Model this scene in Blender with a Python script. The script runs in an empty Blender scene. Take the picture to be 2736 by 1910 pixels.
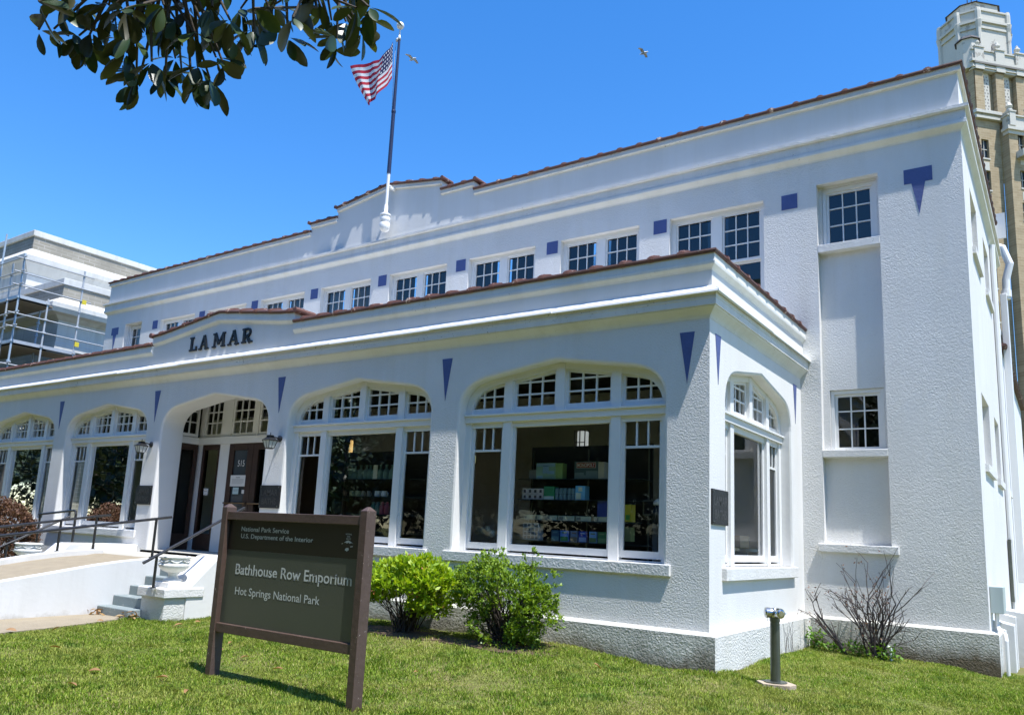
import bpy, bmesh, math, random
import numpy as np
from mathutils import Vector, Matrix
random.seed(7); rng = np.random.default_rng(11)
SC = bpy.context.scene
COL = SC.collection
R = math.radians

# ------------------------------------------------------------------ camera, sky, sun, exposure
cam = bpy.data.cameras.new('camera'); camo = bpy.data.objects.new('camera', cam); COL.objects.link(camo)
rt = Vector((0.82160494, 0.56811322, 0.04703933)); up = Vector((0.06343584, -0.17312055, 0.98285562)); fw = Vector((-0.56651674, 0.80453505, 0.17827544))
camo.matrix_world = Matrix(((rt.x, up.x, -fw.x, 3.2256), (rt.y, up.y, -fw.y, -8.5720), (rt.z, up.z, -fw.z, 1.6624), (0, 0, 0, 1)))
cam.sensor_width = 36; cam.lens = 36 * 2126.64 / 2736
cam.shift_x = 13.9 / 2736; cam.shift_y = 89.2 / 2736
cam.clip_start = 0.05; cam.clip_end = 2000
SC.camera = camo

SUN_DIR = Vector((0.39, -0.115, 1.0)).normalized()
elev = math.asin(SUN_DIR.z); azim = math.atan2(SUN_DIR.x, SUN_DIR.y)
W = bpy.data.worlds.new('World'); SC.world = W; W.use_nodes = True
wn = W.node_tree.nodes; wl = W.node_tree.links
sky = wn.new('ShaderNodeTexSky'); sky.sky_type = 'NISHITA'; sky.sun_disc = False
sky.sun_elevation = elev; sky.sun_rotation = azim; sky.altitude = 200; sky.air_density = 1.0; sky.dust_density = 0.25; sky.ozone_density = 3.0
hs = wn.new('ShaderNodeHueSaturation'); hs.inputs['Saturation'].default_value = 1.33; hs.inputs['Hue'].default_value = 0.505; hs.inputs['Value'].default_value = 1.0
wl.new(sky.outputs[0], hs.inputs['Color']); wl.new(hs.outputs[0], wn['Background'].inputs['Color'])
wn['Background'].inputs['Strength'].default_value = 0.143
sl = bpy.data.lights.new('sun', 'SUN'); sl.energy = 4.0; sl.angle = R(0.5); sl.color = (1.0, 0.98, 0.945)
so = bpy.data.objects.new('sun', sl); COL.objects.link(so); so.rotation_euler = SUN_DIR.to_track_quat('Z', 'Y').to_euler(); so.location = (12, -8, 30)
SC.view_settings.view_transform = 'Standard'; SC.view_settings.look = 'None'; SC.view_settings.gamma = 1; SC.view_settings.exposure = 0.98
SC.render.engine = 'CYCLES'
SC.cycles.max_bounces = 8; SC.cycles.transparent_max_bounces = 16; SC.cycles.diffuse_bounces = 4
SC.cycles.caustics_reflective = False; SC.cycles.caustics_refractive = False

# ------------------------------------------------------------------ materials
def nt(name):
    m = bpy.data.materials.new(name); m.use_nodes = True
    n = m.node_tree.nodes; l = m.node_tree.links
    return m, n, l, n['Principled BSDF']
def noise(n, l, scale, detail=3, vec=None, rough=0.55):
    t = n.new('ShaderNodeTexNoise'); t.inputs['Scale'].default_value = scale; t.inputs['Detail'].default_value = detail; t.inputs['Roughness'].default_value = rough
    if vec is not None: l.new(vec, t.inputs['Vector'])
    return t
def ramp(n, l, src, stops):
    r = n.new('ShaderNodeValToRGB'); e = r.color_ramp.elements
    while len(e) < len(stops): e.new(0.5)
    for i, (p, c) in enumerate(stops):
        e[i].position = p; e[i].color = (c[0], c[1], c[2], 1) if hasattr(c, '__len__') else (c, c, c, 1)
    l.new(src, r.inputs[0]); return r
def mixc(n, l, fac, a, b, mode='MIX'):
    m = n.new('ShaderNodeMix'); m.data_type = 'RGBA'; m.blend_type = mode
    for s, v in ((m.inputs[0], fac), (m.inputs[6], a), (m.inputs[7], b)):
        if hasattr(v, 'is_linked'): l.new(v, s)
        elif hasattr(v, '__len__'): s.default_value = (v[0], v[1], v[2], 1)
        else: s.default_value = v
    return m.outputs[2]
def pos(n):
    return n.new('ShaderNodeNewGeometry').outputs['Position']
def bump(n, l, b, h, strength, dist):
    k = n.new('ShaderNodeBump'); k.inputs['Strength'].default_value = strength; k.inputs['Distance'].default_value = dist
    l.new(h, k.inputs['Height']); l.new(k.outputs[0], b.inputs['Normal']); return k
def mapped(n, l, vec, scale):
    mp = n.new('ShaderNodeMapping'); mp.inputs['Scale'].default_value = scale; l.new(vec, mp.inputs['Vector']); return mp.outputs[0]

def simple(name, col, rough=0.6, metal=0.0, var=0.08, bumps=0.0, bscale=40, spec=0.5, wear=None):
    m, n, l, b = nt(name); p = pos(n)
    t = noise(n, l, 6, 5, p)
    c = mixc(n, l, t.outputs[0], [x * (1 - var) for x in col], [min(1, x * (1 + var)) for x in col])
    if wear:
        w = noise(n, l, wear[1], 4, p, 0.7); r = ramp(n, l, w.outputs[0], [(wear[2], 0), (wear[2] + 0.03, 1)])
        c = mixc(n, l, r.outputs[0], c, wear[0])
    l.new(c, b.inputs['Base Color']); b.inputs['Roughness'].default_value = rough; b.inputs['Metallic'].default_value = metal
    b.inputs['Specular IOR Level'].default_value = spec
    if bumps:
        t2 = noise(n, l, bscale, 4, p); bump(n, l, b, t2.outputs[0], bumps, 0.01)
    return m

def stucco(name, col=(0.715, 0.71, 0.695), strength=0.95, dist=0.0115, scale=46, dirt=None, streak=0.05, specks=None):
    m, n, l, b = nt(name); p = pos(n)
    a = noise(n, l, scale, 3, p, 0.5); v = n.new('ShaderNodeTexVoronoi'); v.feature = 'SMOOTH_F1'; v.inputs['Scale'].default_value = scale * 1.5
    wob = noise(n, l, scale * 0.8, 2, p); wv = mixc(n, l, 0.06, p, wob.outputs['Color']); l.new(wv, v.inputs['Vector'])
    mx = n.new('ShaderNodeMath'); mx.operation = 'MULTIPLY_ADD'; l.new(v.outputs['Distance'], mx.inputs[0]); mx.inputs[1].default_value = -0.55; l.new(a.outputs[0], mx.inputs[2])
    big = noise(n, l, 2.2, 3, p); mx2 = n.new('ShaderNodeMath'); mx2.operation = 'MULTIPLY_ADD'; l.new(big.outputs[0], mx2.inputs[0]); mx2.inputs[1].default_value = 0.9; l.new(mx.outputs[0], mx2.inputs[2])
    pt = noise(n, l, .9, 4, p, .6); pr_ = ramp(n, l, pt.outputs[0], [(.30, .28), (.68, 1)]); bk = bump(n, l, b, mx2.outputs[0], strength, dist)
    sm_ = n.new('ShaderNodeMath'); sm_.operation = 'MULTIPLY'; l.new(pr_.outputs[0], sm_.inputs[0]); sm_.inputs[1].default_value = strength; l.new(sm_.outputs[0], bk.inputs['Strength'])
    st = noise(n, l, 1.0, 5, mapped(n, l, p, (3.2, 3.2, 0.35)), 0.65)
    rs = ramp(n, l, st.outputs[0], [(0.42, 0), (0.72, 1)])
    c = mixc(n, l, rs.outputs[0], col, [x * (1 - streak) * k for x, k in zip(col, (1.0, 0.99, 0.96))])
    pc_ = noise(n, l, .55, 2, p, .4); c = mixc(n, l, ramp(n, l, pc_.outputs[0], [(.50, 0), (.53, .5)]).outputs[0], c, [x * .93 for x in col])
    if specks:
        s1 = noise(n, l, 38, 3, p, .6); s2 = noise(n, l, 1.6, 3, p); mm = n.new('ShaderNodeMath'); mm.operation = 'MULTIPLY_ADD'; l.new(s2.outputs[0], mm.inputs[0]); mm.inputs[1].default_value = .35; l.new(s1.outputs[0], mm.inputs[2])
        c = mixc(n, l, ramp(n, l, mm.outputs[0], [(specks, 0), (specks + .05, 1)]).outputs[0], c, (.19, .18, .15))
    if dirt:
        sx = n.new('ShaderNodeSeparateXYZ'); l.new(p, sx.inputs[0])
        dn = noise(n, l, 2.6, 6, p, 0.7)
        ma = n.new('ShaderNodeMath'); ma.operation = 'MULTIPLY_ADD'; l.new(dn.outputs[0], ma.inputs[0]); ma.inputs[1].default_value = 0.62; l.new(sx.outputs[2], ma.inputs[2])
        rd = ramp(n, l, ma.outputs[0], [(dirt[0] + 0.22, 1), (dirt[0] + 0.48, 0)])
        c = mixc(n, l, rd.outputs[0], c, dirt[1])
    l.new(c, b.inputs['Base Color']); b.inputs['Roughness'].default_value = 0.85; b.inputs['Specular IOR Level'].default_value = 0.25
    return m

def emit(name, col, s):
    m, n, l, b = nt(name); b.inputs['Base Color'].default_value = (*col, 1); b.inputs['Emission Color'].default_value = (*col, 1); b.inputs['Emission Strength'].default_value = s; return m

def glass_mat(name, tint=(0.93, 0.96, 0.95), ior=1.38):
    m = bpy.data.materials.new(name); m.use_nodes = True; n = m.node_tree.nodes; l = m.node_tree.links; n.remove(n['Principled BSDF'])
    o = n['Material Output']; tr = n.new('ShaderNodeBsdfTransparent'); tr.inputs[0].default_value = (*tint, 1)
    gl = n.new('ShaderNodeBsdfGlossy'); gl.inputs['Roughness'].default_value = 0.015
    fr = n.new('ShaderNodeFresnel'); fr.inputs[0].default_value = ior
    wv = noise(n, l, 1.3, 2, pos(n)); bp = n.new('ShaderNodeBump'); bp.inputs['Strength'].default_value = 0.06; bp.inputs['Distance'].default_value = 0.05; l.new(wv.outputs[0], bp.inputs['Height']); l.new(bp.outputs[0], gl.inputs['Normal'])
    mx = n.new('ShaderNodeMixShader'); l.new(fr.outputs[0], mx.inputs[0]); l.new(tr.outputs[0], mx.inputs[1]); l.new(gl.outputs[0], mx.inputs[2]); l.new(mx.outputs[0], o.inputs[0])
    return m

def leaf_mat(name, cols, rough=0.35, trans=0.35, under=None, spec=0.5):
    m = bpy.data.materials.new(name); m.use_nodes = True; n = m.node_tree.nodes; l = m.node_tree.links; b = n['Principled BSDF']; o = n['Material Output']
    g = n.new('ShaderNodeNewGeometry')
    r = ramp(n, l, g.outputs['Random Per Island'], [(i / (len(cols) - 1), c) for i, c in enumerate(cols)])
    c = r.outputs[0]
    if under: c = mixc(n, l, g.outputs['Backfacing'], c, under)
    l.new(c, b.inputs['Base Color']); b.inputs['Roughness'].default_value = rough; b.inputs['Specular IOR Level'].default_value = spec
    t = n.new('ShaderNodeBsdfTranslucent'); tc = mixc(n, l, 1.0, r.outputs[0], (1.0, 0.95, 0.35), 'MULTIPLY'); l.new(tc, t.inputs[0])
    mx = n.new('ShaderNodeMixShader'); mx.inputs[0].default_value = trans; l.new(b.outputs[0], mx.inputs[1]); l.new(t.outputs[0], mx.inputs[2]); l.new(mx.outputs[0], o.inputs[0])
    return m

def brick_mat(name, c1, c2, mortar, scale, ax='XZ', bw=0.5, rh=0.25, ms=0.02):
    m, n, l, b = nt(name); p = pos(n); sx = n.new('ShaderNodeSeparateXYZ'); l.new(p, sx.inputs[0])
    ad = n.new('ShaderNodeMath'); ad.operation = 'ADD'; l.new(sx.outputs[0], ad.inputs[0]); l.new(sx.outputs[1], ad.inputs[1])
    cb = n.new('ShaderNodeCombineXYZ'); l.new(ad.outputs[0], cb.inputs[0]); l.new(sx.outputs[2], cb.inputs[1])
    t = n.new('ShaderNodeTexBrick'); t.inputs['Color1'].default_value = (*c1, 1); t.inputs['Color2'].default_value = (*c2, 1); t.inputs['Mortar'].default_value = (*mortar, 1)
    t.inputs['Scale'].default_value = scale; t.inputs['Brick Width'].default_value = bw; t.inputs['Row Height'].default_value = rh; t.inputs['Mortar Size'].default_value = ms
    l.new(cb.outputs[0], t.inputs['Vector'])
    w = noise(n, l, 0.9, 5, p); c = mixc(n, l, ramp(n, l, w.outputs[0], [(0.35, 0), (0.75, 1)]).outputs[0], t.outputs[0], [x * 0.72 for x in c1])
    l.new(c, b.inputs['Base Color']); b.inputs['Roughness'].default_value = 0.9; bump(n, l, b, t.outputs['Fac'], -0.4, 0.01); return m

M = {}
M['stucco'] = stucco('white_stucco_wall')
M['stucco_fine'] = stucco('white_stucco_fine', strength=0.6, dist=0.007, scale=48)
M['plinth'] = stucco('white_stucco_plinth', col=(0.68, 0.675, 0.645), strength=1.0, dist=0.017, scale=40, dirt=(0.20, (0.22, 0.19, 0.13)), streak=0.08)
M['plinth_front'] = stucco('grimy_shaded_plinth', col=(0.56, 0.56, 0.52), strength=1.0, dist=0.02, scale=36, dirt=(0.40, (0.13, 0.105, 0.07)), streak=0.25, specks=.86)  # real grime; base colour also darkened for the shade of grazing light
M['sill'] = stucco('white_stucco_sill', strength=0.8, dist=0.012, scale=30, streak=0.14, specks=.88)
M['smooth'] = stucco('painted_smooth_white', col=(0.73, 0.725, 0.71), strength=0.35, dist=0.006, scale=14, streak=0.05)
M['cornice'] = stucco('painted_cornice', col=(0.72, 0.715, 0.69), strength=0.35, dist=0.006, scale=18, streak=0.14, specks=.85)
M['cream'] = stucco('cream_painted_mould', col=(0.75, 0.75, 0.725), strength=0.3, dist=0.005, scale=18, streak=0.12, specks=.89)
M['trim'] = simple('white_painted_wood', (0.74, 0.74, 0.725), 0.45, var=0.03, bumps=0.12, bscale=25)
M['flash'] = simple('white_metal_flashing', (0.82, 0.83, 0.83), 0.4, var=0.04, bumps=0.3, bscale=7)
M['blue'] = simple('cobalt_blue_paint', (0.070, 0.10, 0.26), 0.6, var=0.2, bumps=0.5, bscale=30)
M['tile'] = simple('terracotta_tile', (0.10, 0.047, 0.038), 0.65, var=0.35, bumps=0.5, bscale=22, wear=((0.10, 0.075, 0.06), 9, 0.58))
M['tile_joint'] = simple('terracotta_joint', (0.145, 0.064, 0.048), 0.7, var=0.3, bumps=0.4, bscale=30, wear=((0.50, 0.40, 0.34), 6, 0.60))
M['glass'] = glass_mat('window_glass')
M['glass_up'] = glass_mat('upper_window_glass', ior=1.75)
M['ramp'] = stucco('painted_ramp_concrete', col=(0.68, 0.685, 0.68), strength=0.35, dist=0.006, scale=14, streak=0.14, specks=.93, dirt=(.16, (.34, .31, .26)))
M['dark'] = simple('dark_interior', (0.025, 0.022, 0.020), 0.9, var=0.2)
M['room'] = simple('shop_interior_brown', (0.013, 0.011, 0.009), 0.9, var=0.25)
M['roomfloor'] = simple('shop_floor_boards', (0.035, 0.025, 0.018), 0.6, var=0.2)
M['palewall'] = simple('pale_interior_paint', (0.42, 0.46, 0.42), 0.9, var=0.05)
M['doorwood'] = simple('dark_stained_oak', (0.045, 0.022, 0.014), 0.5, var=0.4, bumps=0.3, bscale=30)
M['slatecoat'] = simple('slate_door_film', (0.035, 0.045, 0.05), 0.25, var=0.05)
M['iron'] = simple('black_painted_iron', (0.015, 0.015, 0.016), 0.32, var=0.2, spec=0.6)
M['bronze'] = simple('dark_bronze_plaque', (0.010, 0.010, 0.011), 0.45, metal=0.0, var=0.3, bumps=0.5, bscale=60)
M['bronze_hi'] = simple('worn_bronze_letters', (0.055, 0.055, 0.055), 0.4, metal=0.2, var=0.3)
M['brown'] = simple('brown_painted_timber', (0.080, 0.050, 0.038), 0.55, var=0.25, bumps=0.45, bscale=18, wear=((0.40, 0.34, 0.28), 34, 0.665))
M['panel_green'] = simple('olive_sign_panel', (0.060, 0.068, 0.052), 0.30, var=0.04)
M['panel_black'] = simple('dark_brown_sign_band', (0.012, 0.010, 0.007), 0.30, var=0.04)
M['signtext'] = simple('grey_white_lettering', (0.50, 0.52, 0.49), 0.5, var=0.02)
M['black'] = simple('black_letter_paint', (0.012, 0.012, 0.012), 0.5, var=0.2)
M['concrete'] = simple('grey_painted_step', (0.21, 0.25, 0.255), 0.75, var=0.14, bumps=0.4, bscale=50, wear=((0.34, 0.36, 0.35), 5, 0.60))
M['landing'] = simple('pale_worn_threshold', (0.42, 0.40, 0.35), 0.85, var=0.15, bumps=0.3, bscale=50)
M['path'] = simple('tan_pebble_concrete', (0.30, 0.25, 0.175), 0.9, var=0.2, bumps=1.0, bscale=90)
M['cutstone'] = simple('tan_concrete_pad', (0.42, 0.34, 0.25), 0.9, var=0.15, bumps=0.6, bscale=60)
M['urn'] = simple('white_cast_stone', (0.74, 0.735, 0.70), 0.8, var=0.06, bumps=0.5, bscale=45)
M['steel'] = simple('galvanised_pipe', (0.13, 0.14, 0.12), 0.38, metal=0.75, var=0.3, bumps=0.15, bscale=12)
M['chrome'] = simple('polished_chrome', (0.52, 0.52, 0.52), 0.18, metal=1.0, var=0.03)
M['navy'] = simple('dark_navy_pole_paint', (0.02, 0.028, 0.07), 0.35, var=0.2)
M['white'] = simple('white_gloss_paint', (0.80, 0.80, 0.79), 0.4, var=0.03)
M['frost'] = simple('frosted_lamp_glass', (0.52, 0.54, 0.52), 0.35, var=0.05)
M['paper'] = simple('white_paper', (0.66, 0.66, 0.64), 0.8, var=0.03)
M['paperprint'] = simple('grey_print', (0.22, 0.22, 0.22), 0.8, var=0.03)
M['paperblue'] = simple('pale_blue_paper', (0.42, 0.56, 0.58), 0.8, var=0.05)
M['warm'] = emit('warm_lamp_shade', (1.0, 0.62, 0.22), 1.1)
M['warmglobe'] = emit('warm_lamp_globe', (1.0, 0.55, 0.12), 2.2)
M['coolshade'] = emit('cool_lamp_shade', (0.80, 0.82, 0.82), 0.22)
M['exit'] = emit('lit_exit_panel', (0.75, 0.80, 0.45), 0.5)
M['yellow'] = simple('yellow_tag', (0.62, 0.50, 0.03), 0.6)
M['dirtsoil'] = simple('bare_brown_soil', (0.085, 0.055, 0.032), 0.95, var=0.4, bumps=1.0, bscale=30)
M['bark'] = simple('grey_brown_bark', (0.075, 0.06, 0.048), 0.9, var=0.35, bumps=0.8, bscale=30)
M['twig'] = simple('dark_twig', (0.042, 0.032, 0.027), 0.85, var=0.35)
M['bare'] = simple('bare_stem', (0.060, 0.048, 0.046), 0.8, var=0.4)
M['brickgrey'] = brick_mat('grey_buff_brick', (0.33, 0.305, 0.25), (0.27, 0.245, 0.195), (0.40, 0.37, 0.32), 1.0, bw=0.55, rh=0.16, ms=0.02)
M['bricktower'] = brick_mat('tan_rough_brick', (0.44, 0.345, 0.21), (0.32, 0.235, 0.13), (0.48, 0.40, 0.28), 1.0, bw=0.9, rh=0.28, ms=0.02)
M['terra'] = simple('cream_terracotta', (0.52, 0.495, 0.43), 0.7, var=0.10, bumps=0.3, bscale=2, wear=((0.34, 0.31, 0.26), 0.6, 0.60))
M['terra_dark'] = simple('recess_shade_terracotta', (0.20, 0.185, 0.165), 0.8, var=0.3)  # dark tone painted in for the shade of recesses and openings
M['roofdark'] = simple('dark_roof_metal', (0.028, 0.024, 0.026), 0.6, var=0.2)
M['limestone'] = stucco('white_limestone_trim', col=(0.62, 0.615, 0.585), strength=0.3, dist=0.01, scale=6, streak=0.22)
M['scaff'] = simple('galvanised_scaffold_tube', (0.46, 0.47, 0.48), 0.45, metal=0.35, var=0.2)
M['scaffblue'] = simple('blue_scaffold_tube', (0.32, 0.40, 0.48), 0.5, var=0.3)
M['plank'] = simple('weathered_plank', (0.17, 0.145, 0.12), 0.85, var=0.35, bumps=0.4, bscale=14)
M['towerglass'] = simple('dark_blue_pane', (0.035, 0.05, 0.065), 0.15, var=0.3)
M['blind_w'] = simple('white_blind', (0.55, 0.58, 0.60), 0.8); M['blind_t'] = simple('tan_blind', (0.36, 0.30, 0.20), 0.8)

# ------------------------------------------------------------------ mesh builder
class MB:
    def __init__(s, T=None): s.v = []; s.f = []; s.m = []; s.T = T
    def add(s, vs, fs, mi=0):
        b = len(s.v); s.v += [tuple(s.T(*p)) if s.T else tuple(p) for p in vs]
        for f in fs: s.f.append(tuple(b + i for i in f)); s.m.append(mi)
    def quad(s, a, b, c, d, mi=0): s.add([a, b, c, d], [(0, 1, 2, 3)], mi)
    def box(s, x0, x1, y0, y1, z0, z1, mi=0):
        s.add([(x0, y0, z0), (x1, y0, z0), (x1, y1, z0), (x0, y1, z0), (x0, y0, z1), (x1, y0, z1), (x1, y1, z1), (x0, y1, z1)],
              [(0, 3, 2, 1), (4, 5, 6, 7), (0, 1, 5, 4), (1, 2, 6, 5), (2, 3, 7, 6), (3, 0, 4, 7)], mi)
    def prism_y(s, pts, y0, y1, mi=0):            # polygon in XZ extruded along Y
        n = len(pts); s.add([(x, y0, z) for x, z in pts] + [(x, y1, z) for x, z in pts],
            [tuple(range(n)), tuple(range(2 * n - 1, n - 1, -1))] + [(i, n + i, n + (i + 1) % n, (i + 1) % n) for i in range(n)], mi)
    def prism_x(s, pts, x0, x1, mi=0):            # polygon in YZ extruded along X
        n = len(pts); s.add([(x0, y, z) for y, z in pts] + [(x1, y, z) for y, z in pts],
            [tuple(range(n - 1, -1, -1)), tuple(range(n, 2 * n))] + [(i, (i + 1) % n, n + (i + 1) % n, n + i) for i in range(n)], mi)
    def prism_z(s, pts, z0, z1, mi=0):
        n = len(pts); s.add([(x, y, z0) for x, y in pts] + [(x, y, z1) for x, y in pts],
            [tuple(range(n - 1, -1, -1)), tuple(range(n, 2 * n))] + [(i, (i + 1) % n, n + (i + 1) % n, n + i) for i in range(n)], mi)
    def tube(s, pts, r, seg=8, r1=None, mi=0, cap=True):
        pts = [Vector(p) for p in pts]; N = len(pts); vs = []; prev = None
        for i, p in enumerate(pts):
            d = (pts[min(i + 1, N - 1)] - pts[max(i - 1, 0)]).normalized()
            if prev is None: a = d.orthogonal().normalized()
            else: a = (prev - d * prev.dot(d)); a = a.normalized() if a.length > 1e-6 else d.orthogonal().normalized()
            prev = a; b = d.cross(a); rr = r if r1 is None else r + (r1 - r) * i / max(1, N - 1)
            for k in range(seg):
                t = 2 * math.pi * k / seg; vs.append(p + a * math.cos(t) * rr + b * math.sin(t) * rr)
        fs = [(i * seg + k, i * seg + (k + 1) % seg, (i + 1) * seg + (k + 1) % seg, (i + 1) * seg + k) for i in range(N - 1) for k in range(seg)]
        if cap: fs += [tuple(range(seg - 1, -1, -1)), tuple((N - 1) * seg + k for k in range(seg))]
        s.add(vs, fs, mi)
    def lathe(s, prof, c, seg=20, mi=0, sx=1.0, sy=1.0, axis='z'):
        vs = []
        for r, z in prof:
            for k in range(seg):
                t = 2 * math.pi * k / seg
                x, y = r * math.cos(t) * sx, r * math.sin(t) * sy
                vs.append((c[0] + x, c[1] + y, c[2] + z) if axis == 'z' else (c[0] + x, c[1] - z, c[2] + y) if axis == 'y' else (c[0] + z, c[1] + x, c[2] + y))
        N = len(prof)
        fs = [(i * seg + k, i * seg + (k + 1) % seg, (i + 1) * seg + (k + 1) % seg, (i + 1) * seg + k) for i in range(N - 1) for k in range(seg)]
        fs += [tuple(range(seg - 1, -1, -1)), tuple((N - 1) * seg + k for k in range(seg))]
        s.add(vs, fs, mi)
    def sweep(s, P0, P1, n, prof, m0=0, m1=0, mi=0, caps=True):
        """closed profile [(o, z) or (o, z0, z1)] run from P0 to P1 (xy), outward normal n, mitre factors at both ends"""
        P0 = Vector((P0[0], P0[1])); P1 = Vector((P1[0], P1[1])); d = (P1 - P0).normalized(); n = Vector((n[0], n[1])); k = len(prof); vs = []
        for e, (P, mt) in enumerate(((P0, -m0), (P1, m1))):
            for q in prof:
                xy = P + n * q[0] + d * mt * q[0]; vs.append((xy.x, xy.y, q[1] if len(q) == 2 else q[1 + e]))
        fs = [(i, (i + 1) % k, k + (i + 1) % k, k + i) for i in range(k)]
        if caps: fs += [tuple(range(k - 1, -1, -1)), tuple(range(k, 2 * k))]
        s.add(vs, fs, mi)
    def build(s, name, mats, parent=None, smooth=False, bevel=0, loc=None, rz=0):
        if not isinstance(mats, (list, tuple)): mats = [mats]
        me = bpy.data.meshes.new(name); me.from_pydata(s.v, [], s.f); me.update()
        for m in mats: me.materials.append(m)
        if len(mats) > 1: me.polygons.foreach_set('material_index', s.m)
        bm = bmesh.new(); bm.from_mesh(me); bmesh.ops.recalc_face_normals(bm, faces=bm.faces)
        bm.to_mesh(me); bm.free()
        if smooth: me.polygons.foreach_set('use_smooth', [True] * len(me.polygons))
        o = bpy.data.objects.new(name, me); COL.objects.link(o)
        if loc: o.location = loc
        if rz: o.rotation_euler.z = rz
        if parent: o.parent = parent
        if bevel:
            b = o.modifiers.new('bevel', 'BEVEL'); b.width = bevel; b.segments = 2; b.limit_method = 'ANGLE'; b.angle_limit = R(40)
        return o
def tag(o, label, cat, group=None, kind=None):
    if label: o['label'] = label
    if cat: o['category'] = cat
    if group: o['group'] = group
    if kind: o['kind'] = kind
    return o
def empty(name, loc, label, cat, group=None):
    o = bpy.data.objects.new(name, None); COL.objects.link(o); o.location = loc; o.empty_display_size = 0.2
    bpy.context.view_layer.update(); return tag(o, label, cat, group)
def adopt(child, parent):                        # parent without moving the child (child mesh is in world space)
    child.parent = parent
    child.matrix_parent_inverse = Matrix.Translation(-Vector(parent.location)) if not parent.rotation_euler.z else parent.matrix_basis.inverted()
    return child
def part(mb, name, mats, parent, **k): return adopt(mb.build(name, mats, None, **k), parent)
def copy_tree(o, parent=None):
    c = o.copy(); COL.objects.link(c)
    if parent: c.parent = parent
    for ch in list(o.children): copy_tree(ch, c)
    return c
def np_mesh(name, V, F, mats, parent=None, smooth=False):
    me = bpy.data.meshes.new(name); nv = len(V); nf, k = F.shape
    me.vertices.add(nv); me.vertices.foreach_set('co', V.astype(np.float32).ravel())
    me.loops.add(nf * k); me.loops.foreach_set('vertex_index', F.astype(np.int32).ravel())
    me.polygons.add(nf); me.polygons.foreach_set('loop_start', np.arange(0, nf * k, k, dtype=np.int32))
    me.update(calc_edges=True); me.validate()
    for m in (mats if isinstance(mats, (list, tuple)) else [mats]): me.materials.append(m)
    if smooth: me.polygons.foreach_set('use_smooth', [True] * nf)
    o = bpy.data.objects.new(name, me); COL.objects.link(o)
    if parent: adopt(o, parent)
    return o
def text(name, body, w, h, mat, parent, origin, xdir, zdir, depth=0.004, serif=False, bold=0.0, align='L'):
    """flat lettering fitted into w x h, lower-left corner at origin, running along xdir"""
    cu = bpy.data.curves.new(name, 'FONT'); cu.body = body; cu.size = 1; cu.extrude = 0.0; cu.offset = bold; cu.resolution_u = 3; cu.space_line = 1.15; cu.align_x = {'L': 'LEFT', 'C': 'CENTER'}[align]
    t = bpy.data.objects.new(name, cu); COL.objects.link(t); bpy.context.view_layer.update()
    me = bpy.data.meshes.new_from_object(t.evaluated_get(bpy.context.evaluated_depsgraph_get())); COL.objects.unlink(t); bpy.data.objects.remove(t)
    co = np.array([v.co[:] for v in me.vertices]); F = [tuple(p.vertices) for p in me.polygons]; bpy.data.meshes.remove(me)
    if serif: co, F = add_serifs(co, F, body, bold)
    lo = co.min(0); hi = co.max(0); sx = w / (hi[0] - lo[0]); sy = h / (hi[1] - lo[1])
    X = Vector(xdir); Z = Vector(zdir); O = Vector(origin); N = X.cross(Z)
    mb = MB(); mb.add([O + X * float((c[0] - lo[0]) * sx) + Z * float((c[1] - lo[1]) * sy) + N * depth for c in co], F)
    o = mb.build(name, mat); adopt(o, parent); return o
def add_serifs(co, F, body, bold=0.0):                     # slab feet on stems: short bars at the baseline and at stem tops
    co = list(map(tuple, co)); F = list(F)
    P = np.array(co); eps = 0.012
    for level, dz in ((0.0, 0.055), (None, -0.055)):
        ys = [-bold] if level is not None else sorted({round(float(y), 2) for y in P[:, 1] if y > 0.4})
        for y in ys:
            xs = np.sort(P[np.abs(P[:, 1] - y) < eps][:, 0])
            runs = []
            for x in xs:
                if runs and x - runs[-1][1] < 0.115: runs[-1][1] = x
                else: runs.append([x, x])
            for a, b in runs:
                if 0.045 < b - a < 0.16:
                    k = len(co); co += [(a - 0.06, y, 0.0004), (b + 0.06, y, 0.0004), (b + 0.06, y + dz, 0.0004), (a - 0.06, y + dz, 0.0004)]; F.append((k, k + 1, k + 2, k + 3) if dz > 0 else (k, k + 3, k + 2, k + 1))
    return np.array(co), F

# ------------------------------------------------------------------ terrain
TP = np.array([(-9, -2.3, .27), (-6.85, -2.1, .29), (-4.9, -.1, .42), (-6, -.6, .40), (-2, -.1, .43), (0.1, -.1, .345), (.1, 1.8, .33), (0.1, 3.66, .30), (1.1, 3.6, .265), (1.7, 3.7, .255), (2.45, 3.75, .172), (2.6, 6, .12),
    (-3.6, -3.6, .20), (-1.7, -3.6, .172), (.6, .2, .27), (.6, -.2, .25), (3.5, 3.5, .14), (3, 0, .18), (2, -2, .15), (-5.5, -3.2, .22), (-7.2, -3.4, .26), (-8, -6, .2), (0, -5, .12), (3, -8.6, .05), (-4, -8, .05), (8, 0, .08), (8, 8, .08),
    (-14, -1, .35), (-13, -2.4, .3), (-14, -8, .15), (-20, 0, .3), (-20, -10, .1), (14, -10, .0), (-4, -16, 0), (-30, 10, .2), (20, 30, .1)])
def hgt(x, y):
    x = np.asarray(x, float); y = np.asarray(y, float)
    d2 = (x[..., None] - TP[:, 0]) ** 2 + (y[..., None] - TP[:, 1]) ** 2
    w = 1 / (d2 + 0.12) ** 1.7
    return (w * TP[:, 2]).sum(-1) / w.sum(-1)
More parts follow.
